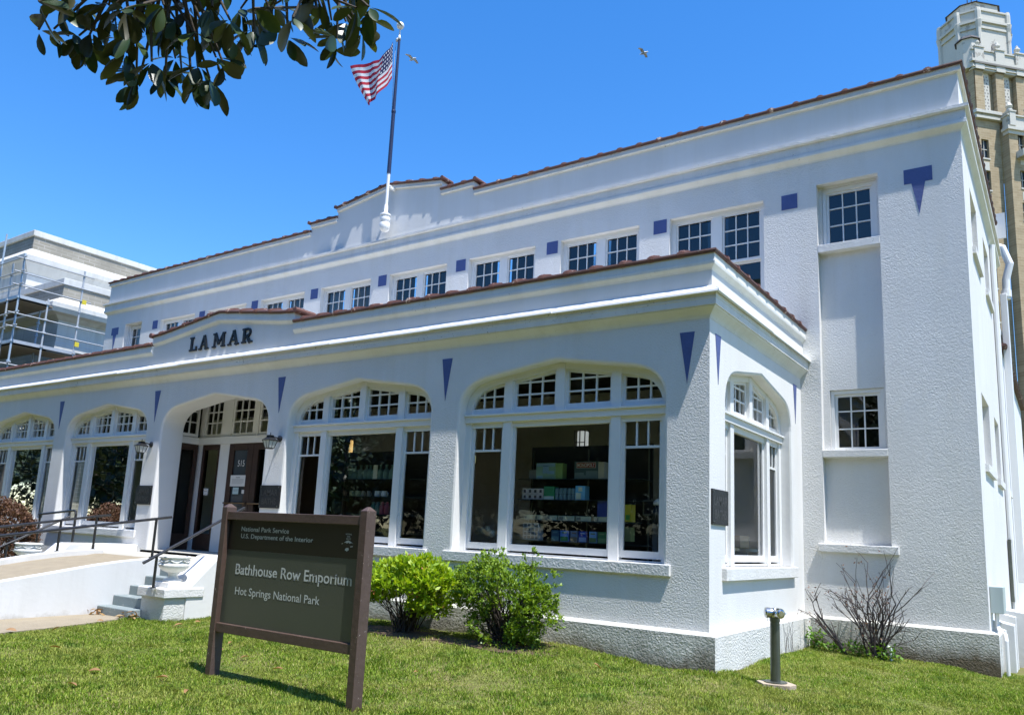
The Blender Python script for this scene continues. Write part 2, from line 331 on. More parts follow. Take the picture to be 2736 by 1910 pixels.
def vnoise(x, y, s, seed=0):
    x = np.asarray(x) * s + seed * 17.3; y = np.asarray(y) * s + seed * 9.1; xi = np.floor(x).astype(int); yi = np.floor(y).astype(int); fx = x - xi; fy = y - yi
    h = lambda a, b: (np.sin(a * 127.1 + b * 311.7 + seed * 3.3) * 43758.5453) % 1.0
    fx = fx * fx * (3 - 2 * fx); fy = fy * fy * (3 - 2 * fy)
    return (h(xi, yi) * (1 - fx) + h(xi + 1, yi) * fx) * (1 - fy) + (h(xi, yi + 1) * (1 - fx) + h(xi + 1, yi + 1) * fx) * fy
gx = np.concatenate([[-600, -200, -80, -40, -28], np.arange(-22, 12.01, 0.25), [18, 30, 60, 200, 600]])
gy = np.concatenate([[-600, -200, -80, -40, -24], np.arange(-16, 9.01, 0.25), [14, 25, 60, 200, 600]])
GX, GY = np.meshgrid(gx, gy); GZ = hgt(GX, GY) + (vnoise(GX, GY, 1.7, 3) - .5) * 0.02
nx, ny = len(gx), len(gy); idx = np.arange(nx * ny).reshape(ny, nx)
m, n, l, b = nt('lawn_soil_and_thatch'); p = pos(n)
a1 = noise(n, l, 1.3, 5, p, .65); a2 = noise(n, l, 14, 4, p)
c = mixc(n, l, ramp(n, l, a1.outputs[0], [(.38, 0), (.62, 1)]).outputs[0], (0.11, 0.15, 0.03), (0.22, 0.19, 0.085))
c = mixc(n, l, ramp(n, l, a2.outputs[0], [(.35, 0), (.7, 1)]).outputs[0], c, (0.09, 0.085, 0.03)); l.new(c, b.inputs['Base Color']); b.inputs['Roughness'].default_value = 1; b.inputs['Specular IOR Level'].default_value = 0.1
bump(n, l, b, a2.outputs[0], .8, .02); M['lawn'] = m
lawn = np_mesh('ground', np.stack([GX.ravel(), GY.ravel(), GZ.ravel()], 1), np.stack([idx[:-1, :-1].ravel(), idx[:-1, 1:].ravel(), idx[1:, 1:].ravel(), idx[1:, :-1].ravel()], 1), M['lawn'], smooth=True)
tag(lawn, 'sunlit lawn ground sloping up to the white bathhouse', 'lawn', kind='structure')

# path beside the ramp
pb = MB(); ys = np.linspace(-14, -2.22, 40)
xr = np.interp(ys, [-14, -5, -4.0, -3.44, -2.98, -2.45, -2.22], [-6.4, -6.75, -6.98, -7.12, -7.26, -7.36, -7.40])
for i in range(len(ys) - 1):
    q = [(-8.2, ys[i]), (xr[i], ys[i]), (xr[i + 1], ys[i + 1]), (-8.2, ys[i + 1])]
    pb.quad(*[(x, y, float(hgt(x, y)) + .022) for x, y in q])
for i in range(len(ys) - 1):
    pb.quad((xr[i], ys[i], float(hgt(xr[i], ys[i])) + .022), (xr[i], ys[i], float(hgt(xr[i], ys[i])) - .05), (xr[i + 1], ys[i + 1], float(hgt(xr[i + 1], ys[i + 1])) - .05), (xr[i + 1], ys[i + 1], float(hgt(xr[i + 1], ys[i + 1])) + .022))
tag(pb.build('path', M['path']), 'tan pebbled concrete path beside the white ramp wall', 'path', kind='structure')

# ------------------------------------------------------------------ the bathhouse
D = 3.856; WR = 2.327; WL = -20.797; CX = -9.245; PL = 2 * CX
BH = empty('bathhouse', (CX, D, 0.2), 'long white stucco bathhouse with blue inlays and red tile coping', 'building')
def arch_half():
    P = [(0, 3.924), (.35, 3.871), (.70, 3.818), (1.05, 3.765)]
    p0, p1, p2 = Vector((1.05, 3.765)), Vector((1.50, 3.705)), Vector((1.525, 3.36))
    for i in range(1, 11):
        t = i / 10; q = p0 * (1 - t) ** 2 + p1 * 2 * t * (1 - t) + p2 * t * t; P.append((q.x, q.y))
    return P
AH = arch_half()
def arch_pts(zb, hw=1.525):
    k = hw / 1.525; h = [(x * k, z) for x, z in AH]
    return [(-hw, zb)] + [(-x, z) for x, z in reversed(h)] + h[1:] + [(hw, zb)]
def offset_pts(P, r):
    out = []
    for i, p in enumerate(P):
        a = Vector(P[max(0, i - 1)]); c = Vector(P[min(len(P) - 1, i + 1)]); d = (c - a).normalized(); n = Vector((-d.y, d.x))
        out.append((p[0] + n.x * r, p[1] + n.y * r))
    out[0] = (P[0][0] - r, P[0][1]); out[-1] = (P[-1][0] + r, P[-1][1]); return out
def arched_wall(mb, u0, u1, zb, zt, ops, T):
    """wall on local y=0 facing -y between u0,u1 with arched openings (centre, half width, sill z, reveal depth); rounded arrises"""
    mb.T = T; x = u0; r = 0.035
    for c, hw, zs, dep in ops:
        P = [(c + a, z) for a, z in arch_pts(zs, hw)]; Q = offset_pts(P, r)
        mb.quad((x, 0, zb), (Q[0][0], 0, zb), (Q[0][0], 0, zt), (x, 0, zt))
        if zs > zb: mb.quad((Q[0][0], 0, zb), (Q[-1][0], 0, zb), (Q[-1][0], 0, zs), (Q[0][0], 0, zs))
        for i in range(1, len(Q) - 2): mb.quad((Q[i][0], 0, Q[i][1]), (Q[i + 1][0], 0, Q[i + 1][1]), (Q[i + 1][0], 0, zt), (Q[i][0], 0, zt))
        Mid = offset_pts(P, r * .29)
        for i in range(len(P) - 1):
            mb.quad((Q[i][0], 0, Q[i][1]), (Mid[i][0], r * .29, Mid[i][1]), (Mid[i + 1][0], r * .29, Mid[i + 1][1]), (Q[i + 1][0], 0, Q[i + 1][1]), 1)
            mb.quad((Mid[i][0], r * .29, Mid[i][1]), (P[i][0], r, P[i][1]), (P[i + 1][0], r, P[i + 1][1]), (Mid[i + 1][0], r * .29, Mid[i + 1][1]), 1)
            mb.quad((P[i][0], r, P[i][1]), (P[i][0], dep, P[i][1]), (P[i + 1][0], dep, P[i + 1][1]), (P[i + 1][0], r, P[i + 1][1]), 1)
        x = Q[-1][0]
    mb.quad((x, 0, zb), (u1, 0, zb), (u1, 0, zt), (x, 0, zt)); mb.T = None
idT = lambda x, y, z: (x, y, z)
rightT = lambda u, y, z: (-y, u, z)               # wall facing +X at X=0, u runs along +Y
leftT = lambda u, y, z: (PL + y, -u, z)           # wall facing -X at the porch's left end, u runs along -Y
ZW = 4.245; ZP = 0.735
WC = [-16.43, -12.84, -5.65, -2.07]
mb = MB()
arched_wall(mb, PL, 0, ZP, ZW, [(WC[0], 1.525, 1.42, .34), (WC[1], 1.525, 1.42, .34), (CX, 1.545, 1.09, .46), (WC[2], 1.525, 1.42, .34), (WC[3], 1.525, 1.42, .34)], idT)
part(mb, 'front_wall', [M['stucco'], M['smooth']], BH)
mb = MB(); arched_wall(mb, 0, D, ZP, ZW, [(1.925, 1.385, 1.42, .34)], rightT); part(mb, 'side_wall', [M['stucco_fine'], M['smooth']], BH)
mb = MB(); arched_wall(mb, -D, 0, ZP, ZW, [(-1.925, 1.385, 1.42, .34)], leftT); part(mb, 'side_wall', [M['stucco'], M['smooth']], BH)
# plinth with a sloping white ledge
def plinth_prof(o=.105): return [(-.02, -.6), (o, -.6), (o, .705), (.012, .737), (-.02, .74)]
mb = MB(); pr = plinth_prof()
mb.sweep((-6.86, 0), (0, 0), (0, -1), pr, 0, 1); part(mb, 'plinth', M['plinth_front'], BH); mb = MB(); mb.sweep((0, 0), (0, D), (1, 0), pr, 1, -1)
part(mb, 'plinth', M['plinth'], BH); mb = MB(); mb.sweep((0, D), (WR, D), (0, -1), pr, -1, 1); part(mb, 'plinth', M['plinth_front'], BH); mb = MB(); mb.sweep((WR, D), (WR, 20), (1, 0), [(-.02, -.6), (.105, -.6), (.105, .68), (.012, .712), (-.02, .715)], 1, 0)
part(mb, 'plinth', M['plinth'], BH)
mb = MB(); mb.sweep((WL, D), (PL, D), (0, -1), pr, 1, -1); mb.sweep((PL, D), (PL, 0), (-1, 0), pr, -1, 1); mb.sweep((PL, 0), (-11.75, 0), (0, -1), pr, 1, 0)
part(mb, 'plinth', M['plinth'], BH)
# porch cornice: cavetto, fascia, metal flashing
def cornice_run(mb, prof, m=0):
    mb.sweep((PL, D), (PL, 0), (-1, 0), prof, 0, 1, m); mb.sweep((PL, 0), (0, 0), (0, -1), prof, 1, 1, m); mb.sweep((0, 0), (0, D), (1, 0), prof, 1, 0, m)
mb = MB(); cornice_run(mb, [(-.02, 4.24), (.004, 4.24), (.012, 4.262), (.03, 4.288), (.06, 4.318), (.085, 4.338), (.10, 4.352), (.10, 4.365), (-.02, 4.365)]); part(mb, 'cornice_moulding', M['cream'], BH)
mb = MB(); cornice_run(mb, [(-.02, 4.365), (.115, 4.365), (.118, 4.44), (.123, 4.444), (.123, 4.46), (.118, 4.464), (.12, 4.505), (-.02, 4.53)]); part(mb, 'cornice_fascia', M['cornice'], BH)
fl = MB()
for P0, P1, nn, a, c, L in (((PL, 0), (0, 0), (0, -1), 1, 1, -PL), ((0, 0), (0, D), (1, 0), 1, 0, D), ((PL, D), (PL, 0), (-1, 0), 0, 1, D)):
    k = max(1, round(L / 2.1)); A, Bv = Vector(P0), Vector(P1)
    for i in range(k):
        s0, s1 = A + (Bv - A) * (i / k), A + (Bv - A) * ((i + 1) / k); e = random.uniform(-.007, .007)
        fl.sweep(s0, s1, nn, [(.163 + e, 4.499 + e), (.170 + e, 4.507 + e), (.166 + e, 4.532 + e), (.04, 4.615), (.03, 4.60), (.12, 4.508)], a if i == 0 else 0, c if i == k - 1 else 0)
part(fl, 'flashing', M['flash'], BH)
# parapets and tile copings
TILE = [(.105, -.055), (.118, -.03), (.112, -.008), (.06, .012), (-.10, .065), (-.26, .012), (-.31, -.03), (-.30, -.055)]
HUMP = [(.112, -.058), (.130, -.03), (.124, .010), (.068, .040), (-.10, .092), (-.27, .040), (-.322, -.03), (-.31, -.058)]
def coping(mbT, mbJ, P0, P1, n, z0, z1, m0=0, m1=0, sp=.395, start=.2, off=0):
    A, Bv = Vector(P0[:2]), Vector(P1[:2]); L = (Bv - A).length; d = (Bv - A) / L
    mbT.sweep(A, Bv, n, [(o + off, z0 + z, z1 + z) for o, z in TILE], m0, m1)
    mbJ = mbT
    t = start
    while t < L - .03:
        w = .045 + random.uniform(-.006, .006)
        for (a, bb, sc) in ((-w, -w * .5, .55), (-w * .5, w * .5, 1.0), (w * .5, w, .55)):
            q0, q1 = t + a, t + bb
            if q0 < 0 or q1 > L: continue
            za, zb_ = z0 + (z1 - z0) * q0 / L, z0 + (z1 - z0) * q1 / L
            pf = [(To[0] + (Ho[0] - To[0]) * sc + off, To[1] + (Ho[1] - To[1]) * sc) for To, Ho in zip(TILE, HUMP)]
            mbJ.sweep(A + d * q0, A + d * q1, n, [(o, za + z, zb_ + z) for o, z in pf], mi=1)
        t += sp + random.uniform(-.02, .02)
def parapet(mbW, mbC, P0, P1, n, zb, z0, z1, m0=0, m1=0, th=.30, o0=.042, c=(.24, .185, .15)):
    mbW.sweep(P0, P1, n, [(-th, zb, zb), (o0, zb, zb), (o0, z0 - c[0], z1 - c[0]), (-th, z0 - c[0], z1 - c[0])], m0, m1)
    mbC.sweep(P0, P1, n, [(-th, z0 - c[0], z1 - c[0]), (o0 + .004, z0 - c[0], z1 - c[0]), (o0 + .014, z0 - c[0] + .02, z1 - c[0] + .02), (o0 + .048, z0 - c[1], z1 - c[1]), (o0 + .052, z0 - c[2], z1 - c[2]), (o0 + .046, z0 - c[2] + .01, z1 - c[2] + .01), (o0 + .046, z0 - .054, z1 - .054), (-th, z0 - .054, z1 - .054)], m0, m1)
pw, pc, tl, tj = MB(), MB(), MB(), MB()
zf = 5.045; E_ = CX
LS = [(PL, zf, E_ - 2.07, zf), (E_ - 2.07, 5.215, E_ - 1.70, 5.245), (E_ - 1.70, 5.245, E_, 5.46), (E_, 5.46, E_ + 1.70, 5.245), (E_ + 1.70, 5.245, E_ + 2.07, 5.215), (E_ + 2.07, zf, 0, zf)]
for i, (x0, z0, x1, z1) in enumerate(LS):
    m0, m1 = (1 if i == 0 else 0), (1 if i == 5 else 0)
    parapet(pw, pc, (x0, 0), (x1, 0), (0, -1), 4.52, z0, z1, m0, m1)
    coping(tl, tj, (x0, 0), (x1, 0), (0, -1), z0, z1, m0, m1, start=.24)
parapet(pw, pc, (0, 0), (0, D), (1, 0), 4.52, zf, zf, 1, 0); coping(tl, tj, (0, 0), (0, D), (1, 0), zf, zf, 1, 0, start=.30)
parapet(pw, pc, (PL, D), (PL, 0), (-1, 0), 4.52, zf, zf, 0, 1); coping(tl, tj, (PL, D), (PL, 0), (-1, 0), zf, zf, 0, 1)
for x in (E_ - 2.07, E_ + 2.07):                                      # round end tiles at the pediment steps
    sgn = -1 if x < E_ else 1
    tl.tube([(x + sgn * .05, -.13, 5.20), (x + sgn * .05, .30, 5.20)], .05, 10, mi=1)
part(pw, 'parapet', M['smooth'], BH); part(pc, 'parapet_coving', M['cream'], BH); part(tl, 'tile_coping', [M['tile'], M['tile_joint']], BH)
# flat roofs
mb = MB(); mb.box(PL + .3, -.3, .3, D - .01, 4.3, 4.45); part(mb, 'roof', simple('white_roof_membrane', (.62, .62, .60), .8), BH)
mb = MB(); mb.box(WL + .3, WR - .3, D + .3, 19.7, 8.15, 8.3); part(mb, 'roof', M['roofdark'], BH)

# main block -------------------------------------------------------
def wall_grid(mb, x0, x1, z0, z1, holes, y=0.0):
    xs = sorted({x0, x1, *[h[0] for h in holes], *[h[1] for h in holes]}); zs = sorted({z0, z1, *[h[2] for h in holes], *[h[3] for h in holes]})
    for i in range(len(xs) - 1):
        for j in range(len(zs) - 1):
            cx, cz = (xs[i] + xs[i + 1]) / 2, (zs[j] + zs[j + 1]) / 2
            if any(h[0] < cx < h[1] and h[2] < cz < h[3] for h in holes): continue
            mb.quad((xs[i], y, zs[j]), (xs[i + 1], y, zs[j]), (xs[i + 1], y, zs[j + 1]), (xs[i], y, zs[j + 1]))
def reveals(mb, h, y0, y1):
    x0, x1, z0, z1 = h
    mb.quad((x0, y0, z0), (x0, y1, z0), (x0, y1, z1), (x0, y0, z1)); mb.quad((x1, y0, z0), (x1, y1, z0), (x1, y1, z1), (x1, y0, z1))
    mb.quad((x0, y0, z1), (x1, y0, z1), (x1, y1, z1), (x0, y1, z1)); mb.quad((x0, y0, z0), (x1, y0, z0), (x1, y1, z0), (x0, y1, z0))
mainT = lambda x, y, z: (x, D + y, z)
PAIRS = [-1.36 - 2.233 * i for i in range(8)]
RC = (.75, 2 * CX - .75)                            # the two tall recesses
ph = [(c - .825, c + .825, 5.25, 7.285) for c in PAIRS]
rh = [(c - .449, c + .449, 1.766, 7.37) for c in RC]
mb = MB(mainT); wall_grid(mb, WL, WR, ZP, 7.765, ph + rh)
for h in ph: reveals(mb, h, 0, .14)
for h in rh: reveals(mb, h, 0, .12)
for c in RC:                                       # recessed panel behind, with its two window holes
    hs_ = [(c - .40, c + .395, 6.30, 7.33), (c - .35, c + .40, 3.12, 4.06)]
    mb.T = mainT; wall_grid(mb, c - .449, c + .449, 1.766, 7.37, hs_, .12)
    for h in hs_: reveals(mb, h, .12, .26)
part(mb, 'main_front_wall', M['stucco'], BH)
rightMT = lambda u, y, z: (WR - y, u, z)
RH = [(4.85, 5.95, 6.30, 7.29), (7.2, 8.3, 6.30, 7.29), (9.0, 10.1, 6.30, 7.29), (4.8, 6.15, 3.0, 4.06), (7.24, 8.3, 3.0, 4.06), (9.5, 10.6, 3.0, 4.06)]
mb = MB(rightMT); wall_grid(mb, D, 11.0, ZP - .03, 7.765, RH)
for h in RH: reveals(mb, h, 0, .2)
part(mb, 'main_side_wall', M['stucco_fine'], BH)
mb = MB(); mb.box(WL, WL + .3, D + .001, 20, ZP, 7.76); part(mb, 'main_side_wall', M['stucco_fine'], BH)
mb = MB(); mb.box(-14, WR - .02, 11.0, 20, .1, 6.15); mb.box(WL + .3, WR - .4, 19.8, 20, .1, 8.3); mb.box(-14, WR - .4, 10.9, 11.0, .1, 8.6); part(mb, 'rear_wing', M['smooth'], BH)
rt_, rj_ = MB(), MB(); coping(rt_, rj_, (WR - .02, 11.0), (WR - .02, 20), (1, 0), 6.2, 6.2); part(rt_, 'tile_coping', [M['tile'], M['tile_joint']], BH)
def main_run(mb, prof):
    mb.sweep((WL, 12), (WL, D), (-1, 0), prof, 0, 1); mb.sweep((WL, D), (WR, D), (0, -1), prof, 1, 1); mb.sweep((WR, D), (WR, 10.75), (1, 0), prof, 1, 0)
mb = MB(); main_run(mb, [(-.02, 7.76), (.004, 7.76), (.012, 7.782), (.03, 7.80), (.055, 7.82), (.078, 7.838), (.09, 7.85), (.09, 7.895), (-.02, 7.91)]); part(mb, 'cornice_moulding', M['cream'], BH)
mb = MB(); main_run(mb, [(-.02, 7.897), (.074, 7.897), (.076, 8.06), (.112, 8.063), (.125, 8.075), (.125, 8.12), (.02, 8.165), (-.02, 8.165)]); part(mb, 'cornice_fascia', M['sill'], BH)
pw, pc, tl, tj = MB(), MB(), MB(), MB(); Q = -9.13; zm = 8.845
MS = [(WL, zm, Q - 2.53, zm), (Q - 2.53, 9.04, Q - 1.62, 9.04), (Q - 1.62, 9.275, Q, 9.51), (Q, 9.51, Q + 1.62, 9.275), (Q + 1.62, 9.04, Q + 2.53, 9.04), (Q + 2.53, zm, WR, zm)]
for i, (x0, z0, x1, z1) in enumerate(MS):
    m0, m1 = (1 if i == 0 else 0), (1 if i == 5 else 0)
    parapet(pw, pc, (x0, D), (x1, D), (0, -1), 8.13, z0, z1, m0, m1, o0=.0, c=(.16, .14, .125))
    coping(tl, tj, (x0, D), (x1, D), (0, -1), z0, z1, m0, m1, start=.25, off=-.035)
parapet(pw, pc, (WR, D), (WR, 10.8), (1, 0), 8.13, zm, zm, 1, 0, o0=.0, c=(.16, .14, .125)); coping(tl, tj, (WR, D), (WR, 10.8), (1, 0), zm, zm, 1, 0, off=-.035)
parapet(pw, pc, (WL, 12), (WL, D), (-1, 0), 8.13, zm, zm, 0, 1, o0=.0, c=(.16, .14, .125)); coping(tl, tj, (WL, 12), (WL, D), (-1, 0), zm, zm, 0, 1, off=-.035)
for s_ in (-1, 1):                                 # end tiles of the stepped gable
    for o_, z_ in ((1.62, 9.26), (2.53, 9.03)): tl.tube([(Q + s_ * (o_ + .04), D - .09, z_), (Q + s_ * (o_ + .04), D + .28, z_)], .045, 10, mi=1)
part(pw, 'parapet', M['smooth'], BH); part(pc, 'parapet_coving', M['cornice'], BH); part(tl, 'tile_coping', [M['tile'], M['tile_joint']], BH)

# blue inlays -----------------------------------------------------
def inlay(T, pts, y=.005):
    mb = MB(T); mb.prism_y(pts, -y, .02); return part(mb, 'blue_inlay', M['blue'], BH)
for c in (PL + .27, -14.72, -11.06, -7.43, -3.866, -.27): inlay(idT, [(c - .092, 4.095), (c, 3.485), (c + .092, 4.095)])
for c in (.27, D - .33): inlay(rightT, [(c - .092, 4.095), (c, 3.50), (c + .092, 4.095)])
for c in [-.12 - 2.245 * i for i in range(9)]: inlay(mainT, [(c - .125, 7.047), (c + .125, 7.047), (c + .125, 7.297), (c - .125, 7.297)])
for c in (1.747, -20.226): inlay(mainT, [(c - .19, 7.32), (c - .19, 7.09), (c - .092, 7.09), (c, 6.60), (c + .092, 7.09), (c + .19, 7.09), (c + .19, 7.32)])

# sills -----------------------------------------------------------
for c in WC: mb = MB(); mb.box(c - 1.66, c + 1.62, -.035, .15, 1.295, 1.425); part(mb, 'sill', M['sill'], BH, bevel=.008)
mb = MB(rightT); mb.box(.40, 3.33, -.06, .15, 1.27, 1.415); part(mb, 'sill', M['sill'], BH, bevel=.008)
for c in RC:
    for sb in ((c - .448, c + .448, -.004, .25, 6.235, 6.36), (c - .448, c + .448, -.004, .25, 3.03, 3.14), (c - .53, c + .545, -.055, .115, 1.648, 1.764)): mb = MB(mainT); mb.box(*sb); part(mb, 'sill', M['sill'], BH, bevel=.008)
for h in RH: mb = MB(rightMT); mb.box(h[0] - .1, h[1] + .1, -.05, .12, h[2] - .115, h[2] - .003); part(mb, 'sill', M['sill'], BH)

# arched windows ------------------------------------------------------
def arch_z(x, hw=1.525):
    x = abs(x) * 1.525 / hw; P = AH
    for i in range(len(P) - 1):
        if P[i][0] <= x <= P[i + 1][0] + 1e-9: t = (x - P[i][0]) / max(1e-9, P[i + 1][0] - P[i][0]); return P[i][1] + (P[i + 1][1] - P[i][1]) * t
    return P[-1][1]
def sash(fr, gl, u0, u1, z0, topf, cols, rows, y, bw=.05, mw=.022, bot=.05):
    """glazed sash with muntins; topf(u) gives the outer top line"""
    N = 14; us = [u0 + (u1 - u0) * i / N for i in range(N + 1)]
    fr.box(u0, u1, y - .02, y + .02, z0, z0 + bot)
    for a, bb in ((u0, u0 + bw), (u1 - bw, u1)):
        zt = min(topf(a + 1e-4), topf(bb - 1e-4)); fr.box(a, bb, y - .019, y + .019, z0 + bot, max(z0 + bot + .002, zt - .001))
    for i in range(N):
        a, bb = us[i], us[i + 1]; ta, tb = topf(a), topf(bb)
        fr.add([(a, y - .02, ta - bw), (bb, y - .02, tb - bw), (bb, y - .02, tb), (a, y - .02, ta), (a, y + .02, ta - bw), (bb, y + .02, tb - bw), (bb, y + .02, tb), (a, y + .02, ta)], [(0, 1, 2, 3), (4, 7, 6, 5), (0, 4, 5, 1), (2, 6, 7, 3)])
        gl.quad((a, y + .004, z0 + .01), (bb, y + .004, z0 + .01), (bb, y + .004, tb - .01), (a, y + .004, ta - .01))
    g0, g1 = u0 + bw, u1 - bw
    for k in range(1, cols):
        u = g0 + (g1 - g0) * k / cols; fr.box(u - mw / 2, u + mw / 2, y - .014, y + .014, z0 + bot, topf(u) - bw * .8)
    for zr in rows:
        run = [u for u in np.linspace(g0, g1, 40) if topf(u) - bw > zr]
        if run: fr.box(min(run), max(run), y - .013, y + .013, zr - mw / 2, zr + mw / 2)
def make_arch_window(hw, narrow):
    k = hw / 1.525; fr, gl = MB(), MB(); Y = .15; yg = .215
    az = lambda u: arch_z(u, hw)
    for s_ in (-1, 1): fr.box(min(s_ * (hw - .095), s_ * (hw + .005)), max(s_ * (hw - .095), s_ * (hw + .005)), Y + .01, Y + .12, 1.42, 3.38)
    P = arch_pts(3.36, hw); Qi = [(x * (1 - .085 / hw), z - .075) for x, z in P]        # head casing following the arch
    for i in range(len(P) - 1):
        a, bq, c, d = P[i], P[i + 1], Qi[i + 1], Qi[i]
        fr.add([(a[0], Y + .006, a[1]), (bq[0], Y + .006, bq[1]), (c[0], Y + .006, c[1]), (d[0], Y + .006, d[1]), (a[0], Y + .1, a[1]), (bq[0], Y + .1, bq[1]), (c[0], Y + .1, c[1]), (d[0], Y + .1, d[1])], [(0, 1, 2, 3), (0, 3, 7, 4), (3, 2, 6, 7), (1, 0, 4, 5)])
    fr.box(-hw + .002, hw - .002, Y - .02, Y + .115, 3.175, 3.262); fr.box(-hw + .002, hw - .002, Y - .048, Y + .11, 3.262, 3.288)
    fr.box(-hw + .097, hw - .097, Y + .03, Y + .1, 3.10, 3.174)
    mx = .815 * k; mw_ = .064
    for u in (-mx, mx): fr.box(u - mw_, u + mw_, Y, Y + .115, 1.42, 3.174); fr.box(u - mw_, u + mw_, Y, Y + .115, 3.289, az(abs(u) + mw_) - .012)
    fr.box(-mw_, mw_, Y - .003, Y + .115, 3.289, az(mw_) - .012)
    fr.box(-hw + .097, hw - .097, Y + .02, Y + .1, 1.42, 1.445)
    top = lambda u: az(u) - .072
    for a, bb, cols in ((mw_, mx - mw_, 3), (mx + mw_, hw - .06, 3)):
        for s_ in (1, -1):
            u0, u1 = (a, bb) if s_ == 1 else (-bb, -a)
            sash(fr, gl, u0, u1, 3.29, top, 2 if narrow and a > .5 else cols, (3.535, 3.70), yg, bw=.042, bot=.085)
    flat = lambda z: (lambda u: z)
    for s_ in (1, -1):
        a, bb = mx + mw_, hw - .097; u0, u1 = (a, bb) if s_ == 1 else (-bb, -a)
        sash(fr, gl, u0, u1, 1.47, flat(3.145), 1, (), yg, bw=.045, bot=.085)
        g0, g1 = u0 + .045, u1 - .045; fr.box(g0, g1, yg - .015, yg + .015, 2.775, 2.805)
        for q in (1, 2): u = g0 + (g1 - g0) * q / 3; fr.box(u - .011, u + .011, yg - .013, yg + .013, 2.806, 3.10)
    sash(fr, gl, -mx + mw_, mx - mw_, 1.47, flat(3.14), 1, (), yg, bw=.045, bot=.085)
    return fr, gl
fr, gl = make_arch_window(1.525, False)
w0 = fr.build('window', M['trim'], BH, bevel=.004); g0 = gl.build('pane', M['glass'], w0)
bpy.context.view_layer.update()
def place(o, loc, rz=0): o.parent = BH; o.matrix_parent_inverse = BH.matrix_basis.inverted(); o.location = loc; o.rotation_euler.z = rz
place(w0, (WC[3], 0, 0))
for c in WC[:3]: place(copy_tree(w0), (c, 0, 0))
fr, gl = make_arch_window(1.385, True); w1 = fr.build('window', M['trim'], BH, bevel=.004); gl.build('pane', M['glass'], w1); place(w1, (0, 1.925, 0), R(90)); place(copy_tree(w1), (PL, 1.925, 0), R(-90))

# upper sash window pairs ------------------------------------------------
def pair():
    fr, gl = MB(), MB(); hw = .823; Y = .10; zt = 7.283; flat = lambda z: (lambda u: z)
    fr.box(-hw, hw, Y, Y + .05, zt - .075, zt); fr.box(-hw + .01, hw - .01, Y + .015, Y + .06, zt - .11, zt - .076)
    for a, bb in ((-hw, -hw + .075), (-.085, .085), (hw - .075, hw)): fr.box(a, bb, Y + .003, Y + .05, 5.252, zt - .076)
    for s_ in (1, -1):
        u0, u1 = (.087, hw - .077) if s_ == 1 else (-hw + .077, -.087); g0_, g1_ = u0 + .032, u1 - .032
        sash(fr, gl, u0, u1, 6.345, flat(zt - .078), 3, (6.93 - .01, 6.665 - .01), Y + .045, bw=.032, mw=.018, bot=.045)
        sash(fr, gl, u0, u1, 5.255, flat(6.342), 1, (), Y + .085, bw=.032, bot=.05)
    return fr, gl
fr, gl = pair(); p0 = fr.build('window', M['trim'], BH); gl.build('pane', M['glass_up'], p0); place(p0, (PAIRS[0], D, 0))
for c in PAIRS[1:]: place(copy_tree(p0), (c, D, 0))
for i, sd, mt in ((4, -1, 'blind_w'), (4, 1, 'blind_t'), (5, -1, 'blind_t'), (5, 1, 'blind_t')):
    mb = MB(mainT); c = PAIRS[i]; u0, u1 = (.11, .73) if sd == 1 else (-.73, -.11); mb.box(c + u0, c + u1, .24, .25, 5.3, 7.22); part(mb, 'blind', M[mt], BH)
def small(T, *a):
    fr, gl = MB(T), MB(T); flat = lambda z: (lambda u: z); u0, u1, z0, z1, y = a
    fr.box(u0, u0 + .05, y - .05, y + .05, z0, z1); fr.box(u1 - .05, u1, y - .05, y + .05, z0, z1); fr.box(u0 + .051, u1 - .051, y - .05, y + .05, z1 - .055, z1)
    g = lambda q: z0 + .05 + (z1 - z0 - .105) * q
    sash(fr, gl, u0 + .051, u1 - .051, z0 + .002, flat(z1 - .057), 3, (g(.345), g(.675)), y, bw=.04, mw=.018, bot=.05)
    w = part(fr, 'window', M['trim'], BH); p_ = gl.build('pane', M['glass_up']); p_.parent = w
for c in RC: small(mainT, c - .395, c + .39, 6.362, 7.325, .20); small(mainT, c - .345, c + .395, 3.142, 4.055, .20)
for h in RH: small(rightMT, h[0] + .005, h[1] - .005, h[2] + .005, h[3] - .005, .14)

